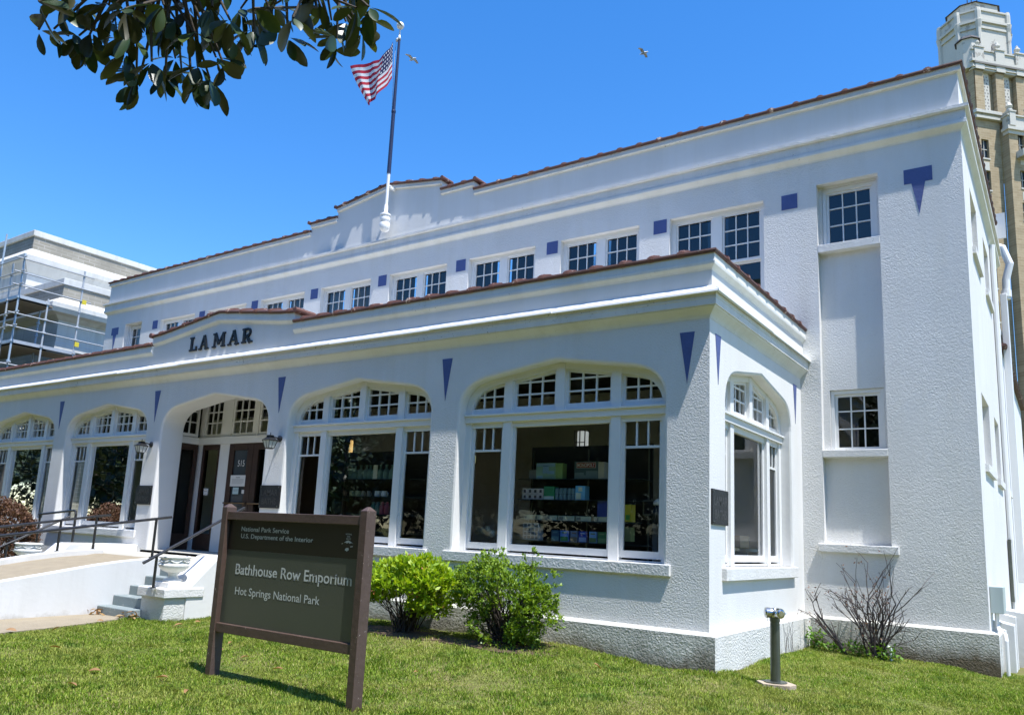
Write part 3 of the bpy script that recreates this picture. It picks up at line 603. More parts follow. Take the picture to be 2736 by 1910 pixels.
# LAMAR letters ----------------------------------------------------------
lt = MB(); kz = [0]
def stroke(p, q, w):
    p, q = Vector(p), Vector(q); d = (q - p).normalized(); nn = Vector((-d.y, d.x)) * w / 2; kz[0] += 1; e = .0006 * (kz[0] % 9)
    lt.prism_y([tuple(p + nn), tuple(q + nn), tuple(q - nn), tuple(p - nn)], -.042 - .024 - e, -.040 - e * .3)
def letter(ch, x, w, z0, h):
    z1 = z0 + h; t = .058; s_ = .030
    ser = lambda cx, z, hw: stroke((cx - hw, z), (cx + hw, z), s_)
    if ch == 'L': stroke((x + .05, z0), (x + .05, z1), t); ser(x + .05, z1 - .015, .06); stroke((x - .01, z0 + .016), (x + w, z0 + .016), .034); stroke((x + w - .016, z0), (x + w - .016, z0 + .085), .032)
    if ch == 'A': c = x + w / 2; stroke((x + .03, z0), (c, z1), .034); stroke((c, z1), (x + w - .03, z0), t); stroke((x + .06, z0 + .09), (x + w - .06, z0 + .09), .026); ser(x + .03, z0 + .015, .052); ser(x + w - .03, z0 + .015, .058); stroke((c - .03, z1 - .012), (c + .03, z1 - .012), .03)
    if ch == 'M': stroke((x + .035, z0), (x + .045, z1), .036); stroke((x + .045, z1), (x + w / 2, z0 + .06), t); stroke((x + w / 2, z0 + .06), (x + w - .045, z1), .034); stroke((x + w - .035, z0), (x + w - .045, z1), t); ser(x + .03, z0 + .015, .05); ser(x + w - .035, z0 + .015, .06); ser(x + .03, z1 - .013, .04); ser(x + w - .03, z1 - .013, .04)
    if ch == 'R':
        stroke((x + .05, z0), (x + .05, z1), t); ser(x + .05, z0 + .015, .06); ser(x + .04, z1 - .015, .05); pts = [(x + .05, z1 - .018)] + [(x + w * .55 + .075 * math.cos(a), z1 - .078 + .062 * math.sin(a)) for a in np.linspace(math.pi / 2, -math.pi / 2, 8)] + [(x + .05, z0 + .118)]
        for i in range(len(pts) - 1): stroke(pts[i], pts[i + 1], .042)
        stroke((x + w * .5, z0 + .12), (x + w - .03, z0), t); ser(x + w - .01, z0 + .015, .04)
for ch, x, w in (('L', -10.10, .215), ('A', -9.80, .25), ('M', -9.385, .33), ('A', -8.935, .27), ('R', -8.545, .25)): letter(ch, x, w, 4.772, .268)
part(lt, 'lettering', M['black'], BH)

# entrance vestibule --------------------------------------------------
V0, V1, VY = -11.0, -7.49, 1.0
fr = MB(); flat = lambda z: (lambda u: z)
mb = MB(); mb.box(V0 - .15, V1 + .15, .46, 1.25, 4.06, 4.2); mb.quad((V0, .459, 1.09), (-10.79, .459, 1.09), (-10.79, .459, 4.06), (V0, .459, 4.06)); part(mb, 'vestibule', M['trim'], BH)
fr.box(V0, V1, VY - .07, VY + .05, 3.155, 3.29)
for x0, x1 in ((V0 + .001, -10.86), (-10.28, -9.99), (-8.50, -8.21), (-7.63, V1 - .001)): fr.box(x0, x1, VY - .03, VY + .05, 1.09, 3.154); fr.box(x0, x1, VY - .03, VY + .05, 3.291, 4.058)
fr.box(-9.31, -9.18, VY - .03, VY + .05, 3.291, 4.058)
def transom(T, a, bb, ztop, cols, y):
    f2, g2 = MB(T), MB(T); sash(f2, g2, a, bb, 3.30, flat(ztop), cols, (3.585, 3.80), y, bw=.05, mw=.022, bot=.06); w_ = part(f2, 'transom_window', M['trim'], BH); q_ = g2.build('pane', M['glass']); q_.parent = w_
for a, bb in ((-10.858, -10.282), (-9.988, -9.312), (-9.178, -8.502), (-8.208, -7.632)): transom(None, a, bb, 4.05, 3, VY)
part(fr, 'entrance_frame', M['trim'], BH)
for X, sg in ((V0, 1), (V1, -1)):                      # side transoms over side lights
    T_ = (lambda X_, s_: (lambda u, y, z: (X_ + s_ * (.03 - y), u, z)))(X, sg); transom(T_, .50, .90, 4.04, 2, 0)
    f2 = MB(T_); f2.box(.47, .93, -.02, .03, 3.155, 3.29); part(f2, 'entrance_frame', M['trim'], BH)
def side_light(dk, dg): sd = part(dk, 'sidelight', M['doorwood'], BH, bevel=.004); q = dg.build('pane', M['glass']); q.parent = sd
for X, sg in ((V0, 1), (V1, -1)):
    x0, x1 = sorted((X + sg * .003, X + sg * .05)); dk, dg = MB(), MB()
    dk.box(x0, x1, .50, .58, 1.11, 3.154); dk.box(x0, x1, .86, .94, 1.11, 3.154); dk.box(x0, x1, .581, .859, 1.11, 1.40); dk.box(x0, x1, .581, .859, 3.04, 3.154); xm = X + sg * .025; dg.quad((xm, .58, 1.40), (xm, .86, 1.40), (xm, .86, 3.04), (xm, .58, 3.04)); side_light(dk, dg)
for a, bb in ((-10.858, -10.282), (-8.208, -7.632)):
    dk, dg = MB(), MB()
    dk.box(a, a + .07, VY - .02, VY + .03, 1.11, 3.152); dk.box(bb - .07, bb, VY - .02, VY + .03, 1.11, 3.152); dk.box(a + .071, bb - .071, VY - .02, VY + .03, 1.11, 1.42); dk.box(a + .071, bb - .071, VY - .02, VY + .03, 3.05, 3.152); dg.quad((a, VY, 1.42), (bb, VY, 1.42), (bb, VY, 3.05), (a, VY, 3.05)); side_light(dk, dg)
for i, (a, bb) in enumerate(((-9.985, -9.262), (-9.255, -8.505))):
    dk = MB(); dk.box(a, a + .15, VY - .03, VY + .03, 1.11, 3.152); dk.box(bb - .17, bb, VY - .03, VY + .03, 1.11, 3.152); dk.box(a + .151, bb - .171, VY - .03, VY + .03, 1.11, 1.40); dk.box(a + .151, bb - .171, VY - .03, VY + .03, 3.03, 3.152)
    dr = part(dk, 'door', M['doorwood'], BH, bevel=.005)
    pn = MB(); pn.box(a + .151, bb - .171, VY - .006, VY + .006, 1.402, 3.028); q = pn.build('pane', M['slatecoat'] if i == 0 else M['glass']); q.parent = dr
    hb = MB(); hb.tube([(a + .03, VY - .07, 2.02), (bb - .03, VY - .07, 2.02)], .014); hb.tube([(a + .05, VY - .07, 2.02), (a + .05, VY - .02, 2.02)], .01); hb.tube([(bb - .05, VY - .07, 2.02), (bb - .05, VY - .02, 2.02)], .01); q = hb.build('handle', simple('old_brass_bar', (.16, .10, .045), .35, metal=.8)); q.parent = dr
    if i == 0:
        nb = text('house_number', '515', .20, .115, M['paper'], BH, (-9.70, VY - .012, 2.715), (1, 0, 0), (0, 0, 1)); nb.parent = dr; nb.matrix_parent_inverse = Matrix()
mb = MB(); mb.box(V0, V1, .0, 1.05, 1.02, 1.095); part(mb, 'threshold', M['landing'], BH, bevel=.01)
# interior shells (dark shop, pale end wall, dark upper floor)
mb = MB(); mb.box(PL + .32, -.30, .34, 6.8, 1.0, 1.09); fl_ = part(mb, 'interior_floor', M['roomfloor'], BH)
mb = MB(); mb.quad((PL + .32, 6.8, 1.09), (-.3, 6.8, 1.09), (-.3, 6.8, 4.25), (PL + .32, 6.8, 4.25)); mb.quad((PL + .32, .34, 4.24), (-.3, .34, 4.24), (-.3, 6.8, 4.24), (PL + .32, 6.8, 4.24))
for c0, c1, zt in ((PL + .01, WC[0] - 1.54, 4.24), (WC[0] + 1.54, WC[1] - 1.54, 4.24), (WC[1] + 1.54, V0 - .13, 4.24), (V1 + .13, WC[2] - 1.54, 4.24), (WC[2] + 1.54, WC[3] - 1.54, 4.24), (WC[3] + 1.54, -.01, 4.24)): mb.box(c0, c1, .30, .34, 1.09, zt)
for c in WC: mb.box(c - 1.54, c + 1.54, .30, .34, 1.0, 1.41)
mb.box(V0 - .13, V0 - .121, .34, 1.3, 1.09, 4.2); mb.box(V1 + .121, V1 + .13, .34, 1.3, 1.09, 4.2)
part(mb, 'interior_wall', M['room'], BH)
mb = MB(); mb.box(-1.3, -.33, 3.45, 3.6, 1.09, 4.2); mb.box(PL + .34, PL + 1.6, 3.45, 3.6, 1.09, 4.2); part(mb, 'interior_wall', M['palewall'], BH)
mb = MB(); mb.box(WL + .35, WR - .5, D + .95, D + 1.0, 4.5, 8.1); mb.box(.1, WR - .5, D + .95, D + 1.0, 1.0, 4.49); mb.box(WR - .9, WR - .85, D + 1.01, 10.8, 1.0, 8.1); mb.box(WL + .35, WR - .5, D + .3, D + .94, 5.15, 5.2); part(mb, 'added_dark_backing', M['dark'], BH)  # added dark sheets so the rooms behind the main windows look unlit

# ------------------------------------------------------------------ stairs, ramp, pedestals, urns, rails
XW, XE = -8.2, -10.37
def stairs(mir, label):
    fx = (lambda x: x) if not mir else (lambda x: 2 * CX - x)
    root = empty('staircase', (fx(-7.8), -2.0, .28), label, 'stairs', 'twin entrance stairs'); st = MB()
    ed = [(-2.23, .414), (-2.01, .55), (-1.775, .683), (-1.55, .815), (-1.32, .95)]
    for i, (y, z) in enumerate(ed):
        y1 = ed[i + 1][0] if i < 4 else -1.10; xa, xb = sorted((fx(XW + .001), fx(-7.40))); st.box(xa, xb, y, y1 + .02 * 0, .0, z)
    part(st, 'steps', M['concrete'], root, bevel=.012)
    ck = MB(); pts = [(-1.72, .72), (-1.62, .80), (-1.26, 1.155), (-1.15, 1.165), (-.002, 1.165), (-.002, .0), (-1.72, .0)]
    xa, xb = sorted((fx(-7.40), fx(-6.86))); ck.prism_x(pts, xa, xb); part(ck, 'cheek_wall', M['smooth'], root, bevel=.012)
    pd = MB(); xa, xb = sorted((fx(-7.44), fx(-6.88))); pd.box(xa, xb, -2.035, -1.721, 0, .60); part(pd, 'pedestal', M['plinth'], root, bevel=.01)
    cp = MB(); xa, xb = sorted((fx(-7.50), fx(-6.84))); cp.box(xa, xb, -2.075, -1.46, .605, .73); part(cp, 'pedestal_cap', M['sill'], root, bevel=.012)
    return root
stairs(False, 'short flight of grey steps with white pedestal, right of the ramp by the brown sign')
stairs(True, 'flight of grey steps mostly hidden left of the ramp, beside the brown bush')
mb = MB(); mb.box(-11.62, -6.87, -1.10, -.001, .0, 1.045); tag(mb.build('porch_landing', M['landing'], bevel=.01), 'pale worn concrete landing in front of the entrance doors', 'landing', kind='structure')
RP = empty('ramp', (CX, -3.5, .25), 'white walled wheelchair ramp with tan floor leading up to the entrance', 'ramp')
def rz_(y): return float(np.interp(y, [-8.5, -3.5, -2.95, -2.3, -1.9, -1.5, -1.2, -1.0], [-.03, .775, .865, .975, 1.03, 1.065, 1.078, 1.08]))
yy = np.concatenate([np.linspace(-8.5, -3.5, 6), np.linspace(-3.3, -1.13, 16)])
for xa, xb, lift in ((XW - .15, XW, 0), (XE, XE + .16, .03)):
    mb = MB()
    mb.prism_x([(y, rz_(y) + lift) for y in yy] + [(yy[-1], -.3), (yy[0], -.3)], xa, xb); part(mb, 'ramp_wall', M['ramp'], RP, bevel=.01)
mb = MB(); mb.prism_x([(y, rz_(y) - .055 + .02 * (y > -1.3)) for y in yy] + [(yy[-1], -.3), (yy[0], -.3)], XE + .161, XW - .151); part(mb, 'ramp_floor', M['path'], RP)
def urn(x, y, z, label):
    root = empty('garden_urn', (x, y, z), label, 'urn', 'urns on the stair pedestals'); b = MB(); k = .88
    b.box(x - .165, x + .165, y - .165, y + .165, z, z + .075); part(b, 'urn_base', M['urn'], root, bevel=.01)
    b = MB(); b.lathe([(.02, .07), (.13, .075), (.14, .09), (.115, .105), (.075, .125), (.06, .16), (.075, .19), (.10, .205)], (x, y, z), 24); part(b, 'urn_stem', M['urn'], root, smooth=True)
    b = MB(); b.lathe([(.09, .20), (.15, .225), (.195, .265), (.215, .30), (.205, .318), (.185, .33), (.183, .365), (.19, .385), (.212, .40), (.216, .418), (.195, .425), (.175, .41), (.165, .34), (.02, .33)], (x, y, z), 28)
    for k in range(7):                                # draped garland
        a0 = k * 2 * math.pi / 7; b.tube([(x + (.192 + .012 * math.sin(math.pi * t)) * math.cos(a0 + t * 2 * math.pi / 7), y + (.192 + .012 * math.sin(math.pi * t)) * math.sin(a0 + t * 2 * math.pi / 7), z + .378 - .035 * math.sin(math.pi * t)) for t in np.linspace(0, 1, 7)], .008, 5)
    part(b, 'urn_bowl', M['urn'], root, smooth=True)
urn(-7.16, -1.77, .731, 'white garlanded stone urn on the pedestal beside the brown sign')
urn(2 * CX + 7.16 + .05, -1.85, .731, 'white garlanded stone urn cut by the left edge in front of the brown bush')
def rail(name, label, pts, posts, r=.021):
    root = empty(name, (pts[0][0], pts[0][1], posts[0][3] if posts else pts[0][2]), label, 'handrail', 'black pipe handrails at the entrance')
    b = MB(); b.tube(pts, r, 10); part(b, 'top_rail', M['iron'], root, smooth=False)
    for x, y, zt, zb in posts: b = MB(); b.tube([(x, y, zb), (x, y, zt)], r * .95, 10); b.lathe([(.045, 0), (.045, .01), (.028, .014)], (x, y, zb), 12); part(b, 'post', M['iron'], root)
rail('handrail', 'long black pipe handrail along the right ramp wall, nearest the lawn', [(-8.28, -6.6, .90), (-8.28, -3.61, 1.345), (-8.28, -1.43, 1.66), (-8.28, -1.18, 1.697)], [(-8.28, -1.43, 1.645, 1.075), (-8.28, -4.2, 1.25, .66), (-8.28, -6.3, .93, .33)])
rail('handrail', 'black pipe handrail on two posts along the far left ramp curb', [(-10.33, -6.6, .88), (-10.33, -2.745, 1.425), (-10.33, -1.25, 1.655), (-10.33, -1.02, 1.685)], [(-10.33, -1.84, 1.55, 1.06), (-10.33, -1.255, 1.64, 1.10), (-10.33, -4.2, 1.22, .62)])
rail('handrail', 'sloping black handrail on the right stair pedestal, running behind the brown sign', [(-7.05, -2.31, 1.065), (-7.05, -.77, 1.888)], [(-7.05, -2.12, 1.15, .731), (-7.05, -.95, 1.78, 1.165)])
rail('handrail', 'sloping sunlit handrail beside the urn at the left edge', [(-11.45, -2.5, .93), (-11.45, -1.14, 1.633)], [(-11.45, -2.12, 1.11, .731)])
rail('handrail', 'black handrail with a bent down end behind the ramp, next to the brown bush', [(-13.0, -.95, 1.64), (-11.72, -.95, 1.738), (-11.66, -.95, 1.725), (-11.635, -.95, 1.67), (-11.63, -.95, 1.06)], [(-12.95, -.95, 1.63, .35)])

# ------------------------------------------------------------------ wall lamps, plaques, notices
def lantern(x, label):
    q = .74
    root = empty('wall_lantern', (x, -.0, 3.0), label, 'wall lamp', 'wall lanterns beside the entrance'); b = MB(); y = -.20; z0 = 2.86
    def fr_(h0, s0, h1, s1, mb_): mb_.add([(x - s0, y - s0, h0), (x + s0, y - s0, h0), (x + s0, y + s0, h0), (x - s0, y + s0, h0), (x - s1, y - s1, h1), (x + s1, y - s1, h1), (x + s1, y + s1, h1), (x - s1, y + s1, h1)], [(0, 3, 2, 1), (4, 5, 6, 7), (0, 1, 5, 4), (1, 2, 6, 5), (2, 3, 7, 6), (3, 0, 4, 7)])
    g = MB(); fr_(z0 + .02, .068 * q, z0 + .135, .108 * q, g); part(g, 'lamp_glass', M['frost'], root)
    fr_(z0, .055 * q, z0 + .02, .072 * q, b)
    for sx in (-1, 1):
        for sy in (-1, 1): b.tube([(x + sx * .07 * q, y + sy * .07 * q, z0 + .015), (x + sx * .112 * q, y + sy * .112 * q, z0 + .14)], .006, 6)
    for sx in (-1, 1): b.tube([(x, y + sx * .070 * q, z0 + .015), (x, y + sx * .112 * q, z0 + .14)], .004, 6); b.tube([(x + sx * .070 * q, y, z0 + .015), (x + sx * .112 * q, y, z0 + .14)], .004, 6)
    part(b, 'lamp_cage', M['iron'], root)
    b = MB(); fr_(z0 + .136, .122 * q, z0 + .145, .125 * q, b); fr_(z0 + .145, .125 * q, z0 + .185, .05, b); fr_(z0 + .185, .045, z0 + .22, .04, b); fr_(z0 + .22, .06, z0 + .23, .02, b); b.tube([(x, y, z0 + .22), (x, y, z0 + .27)], .006, 6); part(b, 'lamp_roof', M['iron'], root)
    b = MB(); b.lathe([(.055, 0), (.055, .02), (.03, .035)], (x + .0, .002, z0 + .19), 14, axis='y'); b.tube([(x, 0, z0 + .19), (x, -.08, z0 + .20), (x, y, z0 + .20)], .012, 8); part(b, 'bracket', M['iron'], root)
lantern(-7.33, 'black wall lantern on the pier to the right of the doors')
lantern(-11.06, 'black wall lantern on the pier to the left of the doors')
def plaque(T, u0, u1, z0, z1, label, bk):
    c = T((u0 + u1) / 2, 0, z0); root = empty('wall_plaque', tuple(c), label, 'plaque', 'bronze wall plaques on the piers'); b = MB(T); b.box(u0, u1, -.022, .012, z0, z1); part(b, 'plate', M['bronze'], root, bevel=.004)
    X = Vector(T(1, 0, 0)) - Vector(T(0, 0, 0)); N = Vector(T(0, -1, 0)) - Vector(T(0, 0, 0)); w = u1 - u0; h = z1 - z0
    for txt, zz, k in (('LAMAR', z0 + h * .54, .84), ('BATHS', z0 + h * .16, .72)):
        o = Vector(T(u0 + w * (.5 - k / 2), 0, zz)); text('lettering', txt, w * k, h * .27, M['bronze_hi'], root, o, X, (0, 0, 1), depth=.0245, bold=.02)
    rv = MB(T)
    for uu in (u0 + .03, u1 - .03):
        for zq in (z0 + .03, z1 - .03): rv.lathe([(.011, .02), (.011, .027), (.005, .031)], (uu, 0, zq), 10, axis='y')
    part(rv, 'screws', M['steel'], root)
plaque(idT, -7.685, -7.19, 1.917, 2.287, 'dark bronze plaque under the lantern right of the doors', 0)
plaque(idT, -11.36, -10.84, 1.915, 2.27, 'dark bronze plaque under the lantern left of the doors', 0)
plaque(rightT, .043, .553, 1.89, 2.285, 'dark bronze plaque on the sunlit porch corner beside the side window', 0)
def notice(u0, u1, z0, z1, y, label, mt='paper', lines=5, head=True):
    root = empty('paper_notice', (u0, y, z0), label, 'notice', 'paper notices taped to the doors'); b = MB(); b.box(u0, u1, y - .003, y, z0, z1); part(b, 'sheet', M[mt], root)
    b = MB(); w = u1 - u0; h = z1 - z0
    if head: b.box(u0 + w * .36, u0 + w * .64, y - .0045, y - .0032, z0 + h * .76, z0 + h * .83)
    for k in range(lines): b.box(u0 + w * (.1 + .03 * (k % 2)), u0 + w * (.9 - .1 * (k == lines - 1)), y - .0045, y - .0032, z0 + h * (.63 - .1 * k), z0 + h * (.655 - .1 * k))
    part(b, 'print', M['paperprint'], root)
notice(-9.845, -9.40, 2.335, 2.545, VY - .035, 'white printed notice with several lines on the left door, under the 515')
notice(-9.74, -9.57, 2.19, 2.315, VY - .035, 'small pale blue card taped below the white notice on the left door', 'paperblue', 3, False)
notice(-9.47, -9.40, 2.20, 2.27, VY - .035, 'tiny white sticker at the edge of the left door glass', 'paper', 1, False)
notice(-10.66, -10.52, 2.16, 2.29, VY - .025, 'small white card with a blue mark on the dark glass left of the doors', 'paper', 2, False)

# ------------------------------------------------------------------ park sign
SG = empty('park_sign', (-2.67, -3.6, .19), 'brown timber park sign board on two posts standing on the lawn', 'sign')
def post(x0, x1, ztop, zb, y0=-3.6, y1=-3.485):
    b = MB(); b.box(x0, x1, y0, y1, zb - .3, ztop); xm, ym = (x0 + x1) / 2, (y0 + y1) / 2
    b.add([(x0, y0, ztop), (x1, y0, ztop), (x1, y1, ztop), (x0, y1, ztop), (xm - .012, ym - .012, ztop + .035), (xm + .012, ym - .012, ztop + .035), (xm + .012, ym + .012, ztop + .035), (xm - .012, ym + .012, ztop + .035)], [(0, 1, 5, 4), (1, 2, 6, 5), (2, 3, 7, 6), (3, 0, 4, 7), (4, 5, 6, 7)])
    part(b, 'post', M['brown'], SG, bevel=.004)
post(-3.665, -3.590, 1.808, .2); post(-1.752, -1.672, 1.812, .17)
b = MB(); b.box(-3.59, -1.752, -3.588, -3.50, 1.688, 1.768); part(b, 'rail', M['brown'], SG, bevel=.005)
b = MB(); b.box(-3.59, -1.752, -3.588, -3.50, .620, .705); part(b, 'rail', M['brown'], SG, bevel=.005)
b = MB(); b.box(-3.59, -1.752, -3.548, -3.53, .705, 1.399); pnl = part(b, 'panel', M['panel_green'], SG)
b = MB(); b.box(-3.59, -1.752, -3.549, -3.53, 1.4, 1.688); part(b, 'panel', M['panel_black'], SG)['label'] = 'dark band across the top of the sign'
for body, x, z, w, h, y, bo in (('National Park Service', -3.398, 1.583, .694, .045, -3.549, .012), ('U.S. Department of the Interior', -3.395, 1.503, 1.027, .057, -3.549, .012), ('Hot Springs National Park', -3.401, .960, 1.184, .096, -3.548, .008)):
    text('lettering', body, w, h, M['signtext'], SG, (x, y, z), (1, 0, 0), (0, 0, 1), depth=.002, bold=bo)
text('lettering', 'Bathhouse Row Emporium', 1.586, .132, M['signtext'], SG, (-3.427, -3.548, 1.140), (1, 0, 0), (0, 0, 1), depth=.002, serif=True, bold=.014)
ax, az_ = -1.915, 1.47                                 # arrowhead emblem: three text lines, mountain, tree line, bison
eb = MB(); y_ = -3.5515
eb.prism_y([(ax - .06, 1.533), (ax - .03, 1.548), (ax - .005, 1.556), (ax + .025, 1.545), (ax + .055, 1.530), (ax + .03, 1.536), (ax + .015, 1.528), (ax, 1.538), (ax - .02, 1.528), (ax - .035, 1.536)], y_, y_ + .001)
eb.prism_y([(ax - .04, 1.475), (ax - .025, 1.49), (ax, 1.492), (ax + .008, 1.482), (ax + .005, 1.47), (ax - .01, 1.465), (ax - .015, 1.458), (ax - .02, 1.466), (ax - .035, 1.468)], y_, y_ + .001)
eb.prism_y([(ax + .02, 1.505), (ax + .055, 1.509), (ax + .05, 1.501), (ax + .025, 1.499)], y_, y_ + .001); eb.prism_y([(ax - .09, 1.523), (ax - .07, 1.53), (ax - .075, 1.521)], y_, y_ + .001)
part(eb, 'emblem', M['signtext'], SG)
for i, wd in enumerate(('NATIONAL', 'PARK', 'SERVICE')): text('lettering', wd, (.075, .04, .06)[i], .014, M['signtext'], SG, (ax - (.042, .025, .034)[i], -3.549, 1.601 - .02 * i), (1, 0, 0), (0, 0, 1), depth=.002)

# ------------------------------------------------------------------ flagpole and flag
FX, FY = -8.93, 3.62
FP = empty('flagpole', (FX, FY, 8.2), 'tall dark flagpole with white ball top on the roof gable', 'flagpole')
b = MB(); b.lathe([(.01, 0), (.09, .03), (.115, .09), (.118, .20), (.10, .22), (.115, .235), (.115, .33), (.10, .36), (.125, .375), (.122, .41), (.07, .44), (.045, .46), (.045, .62), (.03, .66)], (FX, FY, 8.22), 20); part(b, 'base', M['white'], FP, smooth=True)
b = MB(); b.tube([(FX, FY, 8.7), (FX, FY, 9.62)], .036, 12); b.tube([(FX - .06, FY + .03, 9.32), (FX + .07, FY + .03, 9.32)], .02, 8); b.box(FX - .03, FX + .03, FY, FY + .26, 9.29, 9.34); part(b, 'lower_pole', M['white'], FP)
b = MB(); b.tube([(FX, FY, 9.62), (FX, FY, 11.15)], .046, 12, .043); b.lathe([(.05, 0), (.055, .03), (.05, .06)], (FX, FY, 11.12), 12); b.tube([(FX, FY, 11.15), (FX, FY, 12.98)], .038, 12, .03); part(b, 'pole', M['navy'], FP)
b = MB(); b.tube([(FX, FY, 12.98), (FX, FY, 13.1)], .04, 12, .02); b.tube([(FX, FY, 13.1), (FX, FY, 13.26)], .018, 10); b.box(FX - .09, FX, FY - .03, FY + .03, 12.97, 13.03)
b.lathe([(.09 * math.sin(t) + .001, .09 - .09 * math.cos(t)) for t in np.linspace(0, math.pi, 12)], (FX, FY, 13.26), 18); part(b, 'finial', M['white'], FP, smooth=True)
b = MB(); b.tube([(FX - .09, FY, 13.0), (FX - .10, FY - .01, 12.6), (FX - .06, FY, 11.3), (FX - .05, FY, 10.0)], .006, 5); part(b, 'halyard', M['scaff'], FP)
# flag: u from hoist to fly, folded once; columns of (top point, bottom point)
cols_ = [(0.0, (-9.01, 3.50, 12.90), (-8.95, 3.50, 11.94)), (.20, (-9.03, 3.44, 12.70), (-9.03, 3.44, 11.74)), (.37, (-9.08, 3.33, 12.52), (-9.17, 3.32, 11.52)), (.42, (-9.13, 3.31, 12.48), (-9.20, 3.30, 11.48)),
         (.50, (-9.30, 3.38, 12.47), (-9.30, 3.36, 11.46)), (.68, (-9.63, 3.45, 12.52), (-9.44, 3.42, 11.45)), (.84, (-9.95, 3.38, 12.56), (-9.51, 3.38, 11.42)), (1.0, (-10.33, 3.46, 12.67), (-9.55, 3.42, 11.39))]
NU, NV = 60, 39; cu_ = [c[0] for c in cols_]; us = np.linspace(0, 1, NU); vs_ = np.linspace(0, 1, NV)
top = np.stack([np.interp(us, cu_, [c[1][k] for c in cols_]) for k in range(3)], 1); bot = np.stack([np.interp(us, cu_, [c[2][k] for c in cols_]) for k in range(3)], 1)
G = top[:, None, :] * (1 - vs_[None, :, None]) + bot[:, None, :] * vs_[None, :, None]
G[..., 0] -= (np.sin(vs_ * math.pi)[None, :] * .06 * us[:, None]); G[..., 1] += .03 * np.sin(us[:, None] * 17 + vs_[None, :] * 5) * us[:, None]
G[..., 2] += .012 * np.sin(us[:, None] * 23) * us[:, None]
ix = np.arange(NU * NV).reshape(NU, NV)
fo = np_mesh('flag', G.reshape(-1, 3), np.stack([ix[:-1, :-1].ravel(), ix[1:, :-1].ravel(), ix[1:, 1:].ravel(), ix[:-1, 1:].ravel()], 1), [], smooth=True)
uvl = fo.data.uv_layers.new(name='UVMap'); UVv = np.stack(np.meshgrid(us, vs_, indexing='ij'), -1).reshape(-1, 2); li = np.zeros(len(fo.data.loops), np.int32); fo.data.loops.foreach_get('vertex_index', li); uvl.data.foreach_set('uv', UVv[li].astype(np.float32).ravel())
m, n, l, b = nt('flag_cloth'); tc = n.new('ShaderNodeTexCoord'); sx = n.new('ShaderNodeSeparateXYZ'); l.new(tc.outputs['UV'], sx.inputs[0])
def mth(op, a, c=None):
    k = n.new('ShaderNodeMath'); k.operation = op
    for i, v in enumerate((a, c)):
        if v is None: continue
        if hasattr(v, 'is_linked'): l.new(v, k.inputs[i])
        else: k.inputs[i].default_value = v
    return k.outputs[0]
stripe = mth('LESS_THAN', mth('MODULO', mth('MULTIPLY', sx.outputs[1], 13.0), 2.0), 1.0)
base = mixc(n, l, stripe, (.78, .78, .78), (.52, .02, .045))
inU = mth('LESS_THAN', sx.outputs[0], .40); inV = mth('LESS_THAN', sx.outputs[1], 7 / 13); can = mth('MULTIPLY', inU, inV)
fu = mth('SUBTRACT', mth('FRACT', mth('MULTIPLY', sx.outputs[0], 15.0)), .5); fv = mth('SUBTRACT', mth('FRACT', mth('MULTIPLY', sx.outputs[1], 9.28)), .5)
star = mth('LESS_THAN', mth('ADD', mth('MULTIPLY', fu, fu), mth('MULTIPLY', fv, fv)), .06)
l.new(mixc(n, l, can, base, mixc(n, l, star, (.012, .018, .09), (.75, .75, .75))), b.inputs['Base Color']); b.inputs['Roughness'].default_value = .8
wv_ = noise(n, l, 60, 3, pos(n)); bump(n, l, b, wv_.outputs[0], .2, .004)
t_ = n.new('ShaderNodeBsdfTranslucent'); l.new(b.inputs['Base Color'].links[0].from_socket, t_.inputs[0]); mx_ = n.new('ShaderNodeMixShader'); mx_.inputs[0].default_value = .4; o_ = n['Material Output']; l.new(b.outputs[0], mx_.inputs[1]); l.new(t_.outputs[0], mx_.inputs[2]); l.new(mx_.outputs[0], o_.inputs[0])
fo.data.materials.append(m); tag(fo, 'striped red and white flag with starry blue canton flying from the pole', 'flag')

# ------------------------------------------------------------------ leaves helpers
def leaves(C0, Dv, Nv, L, Wd, fold=.15, curl=.12):
    """leaf meshes: base points, direction, normal, length, width -> 3 columns x 5 rows each"""
    Dv = Dv / np.linalg.norm(Dv, axis=1, keepdims=True); S = np.cross(Dv, Nv); S /= np.linalg.norm(S, axis=1, keepdims=True) + 1e-9; Nn = np.cross(S, Dv)
    rows = [(0, .07), (.16, .46), (.38, .88), (.62, 1.0), (.82, .80), (.94, .42), (1.0, .06)]; V = []
    for t, w in rows:
        for sd in (-1, 0, 1):
            V.append(C0 + Dv * (L * t)[:, None] + S * (Wd * w * .5 * sd)[:, None] + Nn * ((abs(sd) * fold * w * Wd) - curl * L * t * t)[:, None])
    V = np.stack(V, 1); k = len(C0); f = []
    for r in range(6):
        for c in range(2): a = r * 3 + c; f.append((a, a + 1, a + 4, a + 3))
    F = (np.array(f)[None] + (np.arange(k) * 21)[:, None, None]).reshape(-1, 4); return V.reshape(-1, 3), F
def small_leaves(C0, Dv, Nv, L, Wd):
    Dv = Dv / np.linalg.norm(Dv, axis=1, keepdims=True); S = np.cross(Dv, Nv); S /= np.linalg.norm(S, axis=1, keepdims=True) + 1e-9; Nn = np.cross(S, Dv)
    V = np.stack([C0, C0 + Dv * (L * .5)[:, None] + S * (Wd * .5)[:, None] + Nn * (Wd * .12)[:, None], C0 + Dv * L[:, None], C0 + Dv * (L * .5)[:, None] - S * (Wd * .5)[:, None] + Nn * (Wd * .12)[:, None]], 1)
    return V.reshape(-1, 3), (np.arange(4)[None] + (np.arange(len(C0)) * 4)[:, None])
def unit(n_): v = rng.normal(size=(n_, 3)); return v / np.linalg.norm(v, axis=1, keepdims=True)

